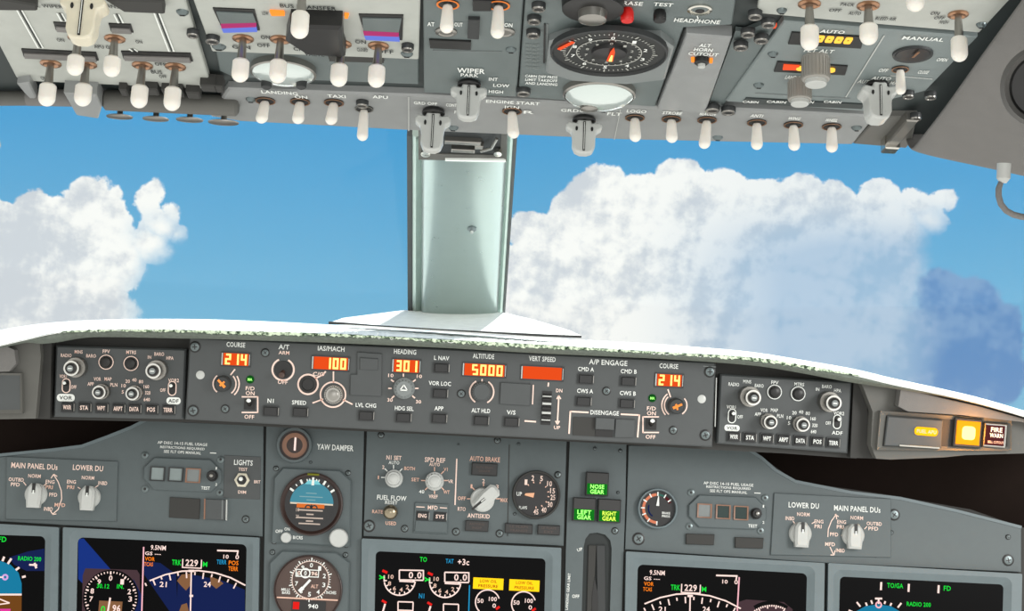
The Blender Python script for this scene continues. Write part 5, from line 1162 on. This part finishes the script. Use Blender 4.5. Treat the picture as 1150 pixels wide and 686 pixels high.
# dark channel with fasteners between strip and the pressurization panel
t = T('overhead_rail', 'dark narrow channel with black fasteners between two overhead panels', 'rail', F_OH, 825, 80)
b = MB(RECESS); b.poly(t.P([(826, 38), (836, 39), (858, 30), (870, 34), (812, 122), (795, 122)]), -.005, -.002, OHG); b.build('channel', t.r)
for x, y in ((848, 13), (863, 22), (840, 33), (855, 40), (832, 48), (800, 119), (818, 121)): lug(t, x, y, 17)
b = MB([E_RO]); q = t.p(868, 27); b.box(q[0], q[1], .004, .004, 0, .002, E_RO); b.build('amber_light', t.r)
# --- F: pale panel at upper right
t = opanel('overhead_switch_panel', 'pale grey overhead panel with bulb toggles at the top right', 'switch panel',
    [(862, -60), (1190, -60), (1100, 37), (945, 24), (850, 15)], OHL, ((878, 11), (1102, 27)))
for s_, x, y, w_ in (('OFF', 938, 10.5, 14), ('AUTO', 960, 14, 14), ('BLEED AIR', 995, 20, 24), ('ON', 1050, 14, 10), ('OFF', 1055, 19, 12), ('PACK', 952, 4, 16), ('HIGH', 1060, 24, 10)): t.text(s_, x, y, w_, 3.6, LETD)
for bx, by, ty in ((909, 4, 56), (975, 6, 50), (1027, -34, 12.5), (1076, 16, 69)): toggle(t, bx, by, ty, 21 if bx != 1076 else 19)
t.done()
# --- G: pressurization panel
t = opanel('pressurization_panel', 'grey overhead panel with amber digits, ribbed knobs and MANUAL lettering', 'control panel',
    [(880, 24), (1098, 42), (1040, 102), (1000, 112), (985, 126), (815, 114)], OHM, ((868, 60), (852, 95)))
for x0, y0, x1, y1, x2, y2, x3, y3 in ((889, 35, 970, 40, 967, 53, 885, 48), (873, 68, 952, 73, 949, 83, 869, 79)):
    b = MB([BLACK]); b.poly(t.P([(x0, y0), (x1, y1), (x2, y2), (x3, y3)]), 0, .0012, BLACK, .0003); b.build('display_window', t.r)
for i in range(4):
    x, y = 921+i*10.5, 41+i*.7; a = t.p(x, y); k = t.f.g(x, y); gv = t.f.gv(x, y)
    b = MB([E_AMB2]); b.frame(rrect(a[0], a[1], 8*k, 6.5*gv, 2*k), rrect(a[0], a[1], 3*k, 2.4*gv, 1*k), .0012, .002, E_ODIG); b.build('digit', t.r)
a = t.p(888, 72); b = MB([E_RO]); b.poly(t.P([(880, 70), (898, 71), (897, 76), (879, 75.5)]), .001, .002, E_RO); b.build('display_segment', t.r)
for x, y in ((899, 74), (933, 76)): b = MB([E_ODIG]); q = t.p(x, y); b.lathe(q[0], q[1], [(.003, .001), (.0028, .0025), (.001, .003)], None, 12); b.build('amber_light', t.r)
t.text('AUTO', 935, 34.5, 28, 3.8, LETW); t.text('FLT ALT', 920, 56, 34, 4, LETW); t.text('LAND ALT', 893, 86, 22, 4, LETW); t.text('MANUAL', 1037, 42.5, 48, 4, LETW); t.text('AUTO', 990, 87, 22, 3.8, LETW); t.text('AUTO ALTN MAN', 988, 91.5, 50, 4, LETW); t.text('OFF', 992, 78, 10, 4, LETW); t.text('OPEN', 1058, 66, 12, 3.6, LETW); t.text('CLOSE', 1037, 80, 12, 3.6, LETW)
t.ln(993, 39, 950, 108, 1.3, KNOB); t.ln(1000, 84, 1047, 88, 1, KNOB); t.ln(848, 104, 955, 110, .8, KNOBD)
b = MB([RECESS]); b.poly(t.P([(838, 109), (970, 116), (968, 121), (834, 115)]), 0, .001, OHD); b.build('placard', t.r); t.lz = .0013
for x, w_ in ((843, 18), (872, 22), (905, 18), (935, 20)): t.text('CABIN', x, 112.5, w_, 2.6, LETW)
t.lz = .0007
q = t.p(1025, 60); k = t.f.g(1025, 60); b = MB([BLACK, TINTED]); b.lathe(q[0], q[1], [(23*k, 0), (22.5*k, .0015), (21*k, .001)], DKPL, 32); b.lathe(q[0], q[1], [(20*k, .0008), (19*k, .0014)], FACE, 32); b.line(q[0], q[1], q[0]+2*k, q[1]+16*k, 3*k, .003, TINTED); b.build('valve_gauge', t.r)
cyl(t, 916, 64, 95, 31, RIBK); cyl(t, 898, 90, 117, 26, RIBK); q = t.p(898, 96); 
wing(t, 985, 93, 137, 42, KNOB, .016)
toggle(t, 1011, 77, 106, 12, 'slim', None, True)
for x, y in ((1020, 103), (1045, 104), (1028, 128)): lug(t, x, y, 14)
t.done()

# --- lower lip panel with the front row of toggles
t = T('overhead_lip_panel', 'long pale grey front edge of the overhead carrying a row of white toggles', 'switch panel', F_OH, 600, 130)
t.plate([(256, 100), (470, 107.5), (585, 113), (735, 121), (830, 123), (984, 131), (958, 162.5), (700, 157), (458, 146.5), (270, 136.5), (236, 131)], -.008, 0, LIPM, .0015); t.lz = .0007
for bx, by, ty, tx in ((298, 112.5, 138.5, 295), (337, 113.5, 139, 336), (375, 114.5, 140, 373), (713, 131.5, 159, 714), (754, 133, 160, 755), (794, 134, 167, 791), (850, 137, 168, 850), (891, 139.5, 169, 892), (934, 141.5, 171, 934)):
    toggle(t, bx, by, ty, 13.5, 'slim', tx)
toggle(t, 575, 124, 155, 13.5, 'slim', 578)
o = toggle(t, 409, 121.5, 158, 12.5, 'slim', 409, False); lug(t, 407, 113.5, 14)
wing(t, 487, 123, 171, 40); wing(t, 656, 132, 174, 41)
for x, y, w_, s_ in ((478, 115, 26, 'GRD OFF'), (507, 117, 12, 'CONT'), (515, 125, 9, 'FLT'), (576, 114, 60, 'ENGINE START'), (575, 119.5, 16, 'IGN'), (594, 125, 12, 'R'), (640, 123, 20, 'GRD'), (657, 123.5, 12, 'OFF'), (690, 127, 16, 'FLT'), (314, 103, 40, 'LANDING'), (378, 107, 20, 'TAXI'), (427, 108, 17, 'APU'), (715, 124, 22, 'LOGO'), (755, 126, 22, 'STROBE'), (850, 129, 14, 'ANTI'), (892, 132, 14, 'WING'), (934, 134, 14, 'WHEEL'), (795, 127, 18, 'BEACON'), (338, 108, 14, 'ON')):
    t.text(s_, x, y, w_, 3.4, LETW)
for x, y in ((509, 143), (678, 122), (962, 143), (806, 154), (282, 111)): oscrew(t, x, y, 12)
t.ln(459, 108, 459, 146, 1.2, KNOB); t.ln(697, 122, 690, 156, .8, KNOB); t.done()

# --- hardware at the left end of the front edge
v = T('visor_rail', 'dark grey rounded rail under the left end of the overhead', 'rail', F_OH, 160, 115)
def rod(px0, py0, px1, py1, rpx, m, h=.004):
    P, Q = v.p(px0, py0, h), v.p(px1, py1, h); k = v.f.g((px0+px1)/2, py0); b = MB(m)
    b.tube([(P[0], P[1], h), (P[0]+(Q[0]-P[0])*.02, P[1]+(Q[1]-P[1])*.02, h), (P[0]+(Q[0]-P[0])*.98, P[1]+(Q[1]-P[1])*.98, h), (Q[0], Q[1], h)], rpx*k, m, 18, [rpx*k*.7, rpx*k, rpx*k, rpx*k*.7]); return b
rod(-60, 111, 84, 110, 8, GSBODY, .0).build('roller', v.r); rod(30, 109, 86, 110, 9.5, TRIM, .003).build('roller', v.r); rod(116, 112, 268, 119, 11.5, GSBODY, .002).build('roller', v.r)
b = MB([LIPM]); b.poly(v.P([(73, 90), (110, 92), (116, 106), (112, 119), (87, 115)]), -.003, .01, LIPM, .001); b.poly(v.P([(20, 86), (34, 84), (42, 101), (38, 106), (28, 96)]), -.003, .006, LIPM, .001); b.build('bracket', v.r)
b = MB([GUN]); 
for x, y, w_ in ((168, 95, 20), (195, 97, 22), (235, 91, 16), (247, 92, 8), (218, 99, 14), (140, 96, 8)):
    q = v.p(x, y); k = v.k; b.box(q[0], q[1], w_*k, .012, -.003, .006, GSDARK, .001)
b.build('bracket', v.r)
for x, y, w_ in ((135.5, 125.5, 29), (176, 128, 29), (214, 129, 30), (252, 132, 34)):
    q = v.p(x, y-6, .0); k = v.f.g(x, y); L = solve(v, q[0], q[1], y+7); b = MB(GUN); b.lathe(q[0], q[1], [(3.5*k, -.004), (3.2*k, L*.5), (3.5*k, L*.74), (w_*k*.42, L*.78), (w_*k*.5, L*.86), (w_*k*.48, L*.95), (w_*k*.2, L)], GUN, 20, 1, .5)
    b.build('thumb_knob', v.r)
b = MB(KNOB); b.x = v.f.M().inverted(); b.tube([atY(-26, 150, 1.1), atY(-12, 146, 1.1), atY(-4, 152, 1.1), atY(-2.5, 163, 1.1), atY(-5, 174, 1.1), atY(-14, 180, 1.1), atY(-27, 176, 1.1)], .0022, KNOB, 12); b.tube([ohp(-18, 100, -.008), atY(-14, 148, 1.1)], .0022, KNOB, 8); o = b.build('hook', v.r); o['label'] = 'pale curved hook at the left edge'

# --- right sidewall trim
NL = 14; NR = 12
def lerp(a, b, t): return a+(b-a)*t
lefts = [(1022, 167), (1030, 156), (1048, 133), (1075, 96), (1105, 52), (1140, 5), (1168, -36), (1190, -76), (1240, -150)]
lefts = [(1021.5+(a-1021.5)*1, b) for a, b in lefts]
tr = MB(TRIM); V = []; F = []; NC = 9
rows = []
for i, (x, y) in enumerate(lefts):
    A = ohp(x, y, .012); row = []
    for j in range(NC):
        s_ = j/(NC-1)
        X = x+s_*(520); Y = y+(26+s_*60)*s_*(1 if i == 0 else 1)+ (0)
        P = A+Vector((.36*s_, -.05*s_-.10*s_*s_, -.058*s_-.04*s_*s_)) 
        row.append(P)
    rows.append(row)
# front lower edge rolls under and away
fr0 = [p+Vector((0, .012, .002)) for p in rows[0]]; fr1 = [p+Vector((0, .03, .02)) for p in rows[0]]
rows = [fr1, fr0]+rows
for r_ in rows: V += r_
for i in range(len(rows)-1):
    for j in range(NC-1): F.append([i*NC+j, i*NC+j+1, (i+1)*NC+j+1, (i+1)*NC+j])
tr.add(V, F, TRIM, True)
tro = struct('wall_right', tr); sd = tro.modifiers.new('thickness', 'SOLIDIFY'); sd.thickness = .006; sd.offset = 0
ss = tro.modifiers.new('smooth', 'SUBSURF'); ss.levels = 1; ss.render_levels = 2
# end fairing between lip and trim
t = T('overhead_end_fairing', 'grey metal fairing closing the right end of the overhead front edge', 'fairing', F_OH, 1000, 150)
b = MB(GSBODY); b.poly(t.P([(986, 133), (1030, 133), (1024, 160), (1018, 168), (958, 163)]), -.01, -.001, GSBODY, .001); b.build('cover', t.r)
b = MB(GUN); q = t.p(1013, 141); b.box(q[0], q[1], .009, .05, -.001, .006, GUN, .001); b.box(q[0], q[1]-.03, .011, .012, -.001, .009, CHROME, .001); b.build('bracket', t.r)
# dark round air vent in the trim
A = ohp(1105, 52, .012); vc = atY(1172, 97, .86)
vn = (EYE-vc).normalized(); vfr = Fr(vc, vn, (1, 0, 0))
vt = T('air_vent', 'black round vent in the grey sidewall at the right edge', 'air vent', vfr, 1172, 97)
b = MB([BLACK]); k = vt.k; b.lathe(0, 0, [(50*k, -.01), (49*k, .002), (44*k, .004), (38*k, -.002), (34*k, -.006)], TRIM2, 40); b.build('rim', vt.r); b = MB(BLACK); b.lathe(0, 0, [(44*k, -.008), (42*k, .001), (36*k, -.003), (10*k, -.003)], BLACK, 40); b.build('grille', vt.r)
# hanging cord
cf = Fr(atY(1127, 196, 1.02), (0, -1, 0), (1, 0, 0))
c = T('hanging_cord', 'thin grey cord hanging in a curve from a white ferrule', 'cord', cf, 1127, 196)
b = MB(KNOB); q = c.p(1127, 197); k = c.k
b.x = Matrix.Translation((q[0], q[1], 0)) @ Matrix.Rotation(PI/2, 4, 'X'); b.lathe(0, 0, [(7.5*k, -.008), (7.5*k, .002), (5.5*k, .0035), (3.5*k, .005)], KNOB, 18); b.build('ferrule', c.r)
b = MB(CORD); b.tube([(*c.p(x, y), 0) for x, y in ((1127, 201), (1124, 205), (1121.5, 212), (1121.5, 220), (1124, 229), (1130, 236.5), (1138, 241), (1148, 243.5), (1160, 244), (1175, 242))], 3.4*k, CORD, 12, [2*k, 3*k]+[3.5*k]*8); b.build('rope', c.r)

# ================================================================== LIGHT
def sky_world():
    w = bpy.data.worlds.new('sky'); SC.world = w; w.use_nodes = True; N = w.node_tree.nodes; K = w.node_tree.links
    N.clear()
    out = N.new('ShaderNodeOutputWorld'); bg = N.new('ShaderNodeBackground'); K.new(bg.outputs[0], out.inputs[0])
    tc = N.new('ShaderNodeTexCoord'); sx = N.new('ShaderNodeSeparateXYZ'); K.new(tc.outputs['Generated'], sx.inputs[0])
    def math_(op, a, b=None, c=None, clamp=False):
        n = N.new('ShaderNodeMath'); n.operation = op; n.use_clamp = clamp
        for i, v in enumerate((a, b, c)):
            if v is None: continue
            if isinstance(v, (int, float)): n.inputs[i].default_value = v
            else: K.new(v, n.inputs[i])
        return n.outputs[0]
    def vm(op, a, b=None):
        n = N.new('ShaderNodeVectorMath'); n.operation = op
        for i, v in enumerate((a, b)):
            if v is None: continue
            if isinstance(v, (tuple, list, Vector)): n.inputs[i].default_value = v
            else: K.new(v, n.inputs[i])
        return n
    yy = math_('MAXIMUM', sx.outputs[1], .03)
    X = math_('DIVIDE', sx.outputs[0], yy); Z = math_('DIVIDE', sx.outputs[2], yy)
    cb = N.new('ShaderNodeCombineXYZ'); K.new(X, cb.inputs[0]); K.new(Z, cb.inputs[1]); P = cb.outputs[0]
    def noise(scale, det=6, rough=.6, off=(0, 0, 0)):
        a = vm('ADD', P, off); n = N.new('ShaderNodeTexNoise'); n.inputs['Scale'].default_value = scale; n.inputs['Detail'].default_value = det; n.inputs['Roughness'].default_value = rough
        K.new(a.outputs[0], n.inputs['Vector']); return n
    n1 = noise(16, 8, .62, (3.1, 1.7, 0)); n2 = noise(55, 6, .6, (7.1, 4.7, 0))
    w1 = vm('SCALE', vm('SUBTRACT', n1.outputs[1], (.5, .5, .5)).outputs[0]); w1.inputs['Scale'].default_value = .026
    w2 = vm('SCALE', vm('SUBTRACT', n2.outputs[1], (.5, .5, .5)).outputs[0]); w2.inputs['Scale'].default_value = .012
    PW = vm('ADD', vm('ADD', P, w1.outputs[0]).outputs[0], w2.outputs[0]).outputs[0]
    def XZ(px, py): d = ray(px, py); return d.x/d.y, d.z/d.y
    def blobs(L):
        acc = None
        for px, py, rx, ry in L:
            x, z = XZ(px, py); d = vm('MULTIPLY', vm('SUBTRACT', PW, (x, z, 0)).outputs[0], (FPX/rx, FPX/ry, 0)).outputs[0]
            ln = vm('LENGTH', d).outputs['Value']
            v = math_('MULTIPLY', math_('SUBTRACT', 1, ln), min(rx, ry)/20.0)
            if acc is None: acc = v
            else:
                acc = math_('SMOOTH_MAX', acc, v, .12)
        return acc
    WHITE = [(20, 300, 90, 72), (-30, 310, 80, 90), (100, 225, 26, 33), (45, 232, 32, 24), (75, 260, 60, 45), (90, 310, 60, 70), (120, 250, 28, 40), (168, 222, 15, 24), (180, 255, 26, 22), (200, 262, 15, 14), (165, 275, 30, 26), (192, 240, 10, 14), (135, 290, 35, 45), (60, 350, 100, 40), (-150, 300, 120, 110),
        (672, 216, 30, 35), (650, 228, 20, 34), (655, 250, 45, 42), (602, 262, 33, 26), (585, 320, 38, 50), (620, 320, 60, 70), (760, 208, 36, 31), (720, 235, 45, 38), (813, 218, 34, 28), (780, 260, 80, 60), (860, 240, 50, 40), (900, 222, 30, 28), (940, 225, 24, 22), (985, 225, 26, 24), (1030, 232, 30, 22), (1058, 224, 20, 13), (1045, 250, 26, 22), (1000, 262, 50, 45), (930, 290, 90, 80), (1010, 310, 42, 70), (700, 330, 130, 90), (850, 350, 150, 90), (560, 360, 80, 60), (980, 380, 95, 75)]
    DARK = [(1058, 330, 30, 30), (1090, 345, 36, 34), (1110, 385, 40, 50), (1060, 395, 70, 60), (1128, 420, 26, 40), (1040, 440, 90, 50)]
    f = blobs(WHITE); g = blobs(DARK)
    def smooth(v, a, b):
        m = N.new('ShaderNodeMapRange'); m.interpolation_type = 'SMOOTHSTEP'; K.new(v, m.inputs[0]); m.inputs[1].default_value = a; m.inputs[2].default_value = b; return m.outputs[0]
    def mix(fac, a, b):
        m = N.new('ShaderNodeMix'); m.data_type = 'RGBA'
        if isinstance(fac, float): m.inputs[0].default_value = fac
        else: K.new(fac, m.inputs[0])
        for i, v in ((6, a), (7, b)):
            if isinstance(v, tuple): m.inputs[i].default_value = (lin(v[0]), lin(v[1]), lin(v[2]), 1)
            else: K.new(v, m.inputs[i])
        return m.outputs[2]
    fine = noise(120, 6, .7, (2.2, 8.1, 0)); fn = math_('MULTIPLY', math_('SUBTRACT', fine.outputs[0], .5), .35)
    ff = math_('ADD', f, fn); gg = math_('ADD', g, fn)
    # crisp billows at the top, softly fading flanks
    soft_r = math_('MULTIPLY', smooth(X, XZ(930, 300)[0], XZ(1050, 300)[0]), smooth(Z, XZ(1000, 215)[1], XZ(1000, 270)[1]))
    soft_l = math_('MULTIPLY', math_('MULTIPLY', smooth(X, XZ(120, 300)[0], XZ(190, 300)[0]), smooth(X, XZ(400, 300)[0], XZ(300, 300)[0])), smooth(Z, XZ(170, 225)[1], XZ(170, 275)[1]))
    soft = math_('MAXIMUM', soft_r, soft_l)
    crisp_m = smooth(ff, -.03, .16); soft_m = smooth(ff, -.12, 1.15)
    mw = math_('ADD', math_('MULTIPLY', crisp_m, math_('SUBTRACT', 1, soft)), math_('MULTIPLY', soft_m, soft))
    md = smooth(gg, -.05, .3)
    gz = N.new('ShaderNodeMapRange'); K.new(Z, gz.inputs[0]); z_t = XZ(300, 130)[1]; z_b = XZ(300, 365)[1]; gz.inputs[1].default_value = z_b; gz.inputs[2].default_value = z_t
    blue = mix(gz.outputs[0], (112, 180, 215), (72, 158, 212))
    # billow relief: the same noise sampled a little towards the sun
    def relief(scale, off, amp):
        a = noise(scale, 6, .58, off); b2 = noise(scale, 6, .58, (off[0]-.10/scale*1.6, off[1]-.16/scale*1.6*-1, 0))
        return math_('MULTIPLY', math_('SUBTRACT', a.outputs[0], b2.outputs[0]), amp)
    rl = math_('ADD', relief(18, (5.5, 2.2, 0), .95), relief(60, (1.5, 6.2, 0), .5))
    n3 = noise(7, 5, .55, (1.3, 9.2, 0))
    hgt = smooth(Z, XZ(800, 300)[1], XZ(800, 205)[1])
    sh = math_('ADD', math_('ADD', n3.outputs[0], math_('MULTIPLY', hgt, .03)), rl)
    shade = smooth(sh, .33, .60)
    gr = smooth(X, XZ(680, 300)[0], XZ(960, 300)[0])
    gr2 = math_('MULTIPLY', gr, math_('SUBTRACT', 1.25, hgt), None, True)
    low = mix(gr2, (206, 212, 219), (150, 184, 214))
    cl = mix(shade, low, mix(gr2, (250, 250, 247), (176, 199, 222)))
    dk = mix(shade, (84, 136, 192), (118, 158, 202))
    base = mix(md, blue, dk)
    mfr = math_('MULTIPLY', smooth(X, XZ(990, 400)[0], XZ(1090, 400)[0]), md)
    c1 = mix(math_('MULTIPLY', mw, math_('SUBTRACT', 1, mfr)), base, cl)
    # behind and below the camera: added even fill, brightened to lift the overhead
    back = smooth(sx.outputs[1], .25, .05)
    c2 = mix(back, c1, (216, 214, 208))
    low_ = smooth(sx.outputs[2], -.12, -.35); hi = math_('MAXIMUM', back, low_)
    c2 = mix(low_, c2, (234, 232, 226))
    K.new(c2, bg.inputs[0]); K.new(math_('ADD', 1, math_('MULTIPLY', hi, .6)), bg.inputs[1])
sky_world()

def area_light(name, loc, target, size, power, colr=(1, 1, 1), sy=None):
    l = bpy.data.lights.new(name, 'AREA'); l.energy = power; l.color = colr; l.size = size
    if sy: l.shape = 'RECTANGLE'; l.size_y = sy
    o = bpy.data.objects.new(name, l); COL.objects.link(o); o.location = loc
    o.rotation_euler = (Vector(target)-Vector(loc)).to_track_quat('-Z', 'Y').to_euler(); return o
s = bpy.data.lights.new('sun', 'SUN'); s.energy = 6.5; s.angle = R_(1.2); s.color = (1, .98, .94)
so = bpy.data.objects.new('sun', s); COL.objects.link(so); so.location = (1, 6, 6)
so.rotation_euler = (Vector((0, 0, 0))-Vector((.35, 1, 1.0))).to_track_quat('-Z', 'Y').to_euler()
area_light('side_window_light_right', (1.3, .45, 1.6), (0, 1.8, 1.15), .5, 15, (1, .99, .97), .5)
area_light('rear_fill_light', (.1, -1.0, 1.5), (0, 1.8, 1.2), 1.2, 6, (1, 1, 1), 1.0)  # added fill from behind the camera; no lamp known there

VS = SC.view_settings
SC.display_settings.display_device = 'sRGB'
VS.view_transform = 'Standard'; VS.look = 'None'; VS.exposure = 0; VS.gamma = 1; VS.use_curve_mapping = False
SC.cycles.max_bounces = 8; SC.cycles.transparent_max_bounces = 12
SC.cycles.use_denoising = True
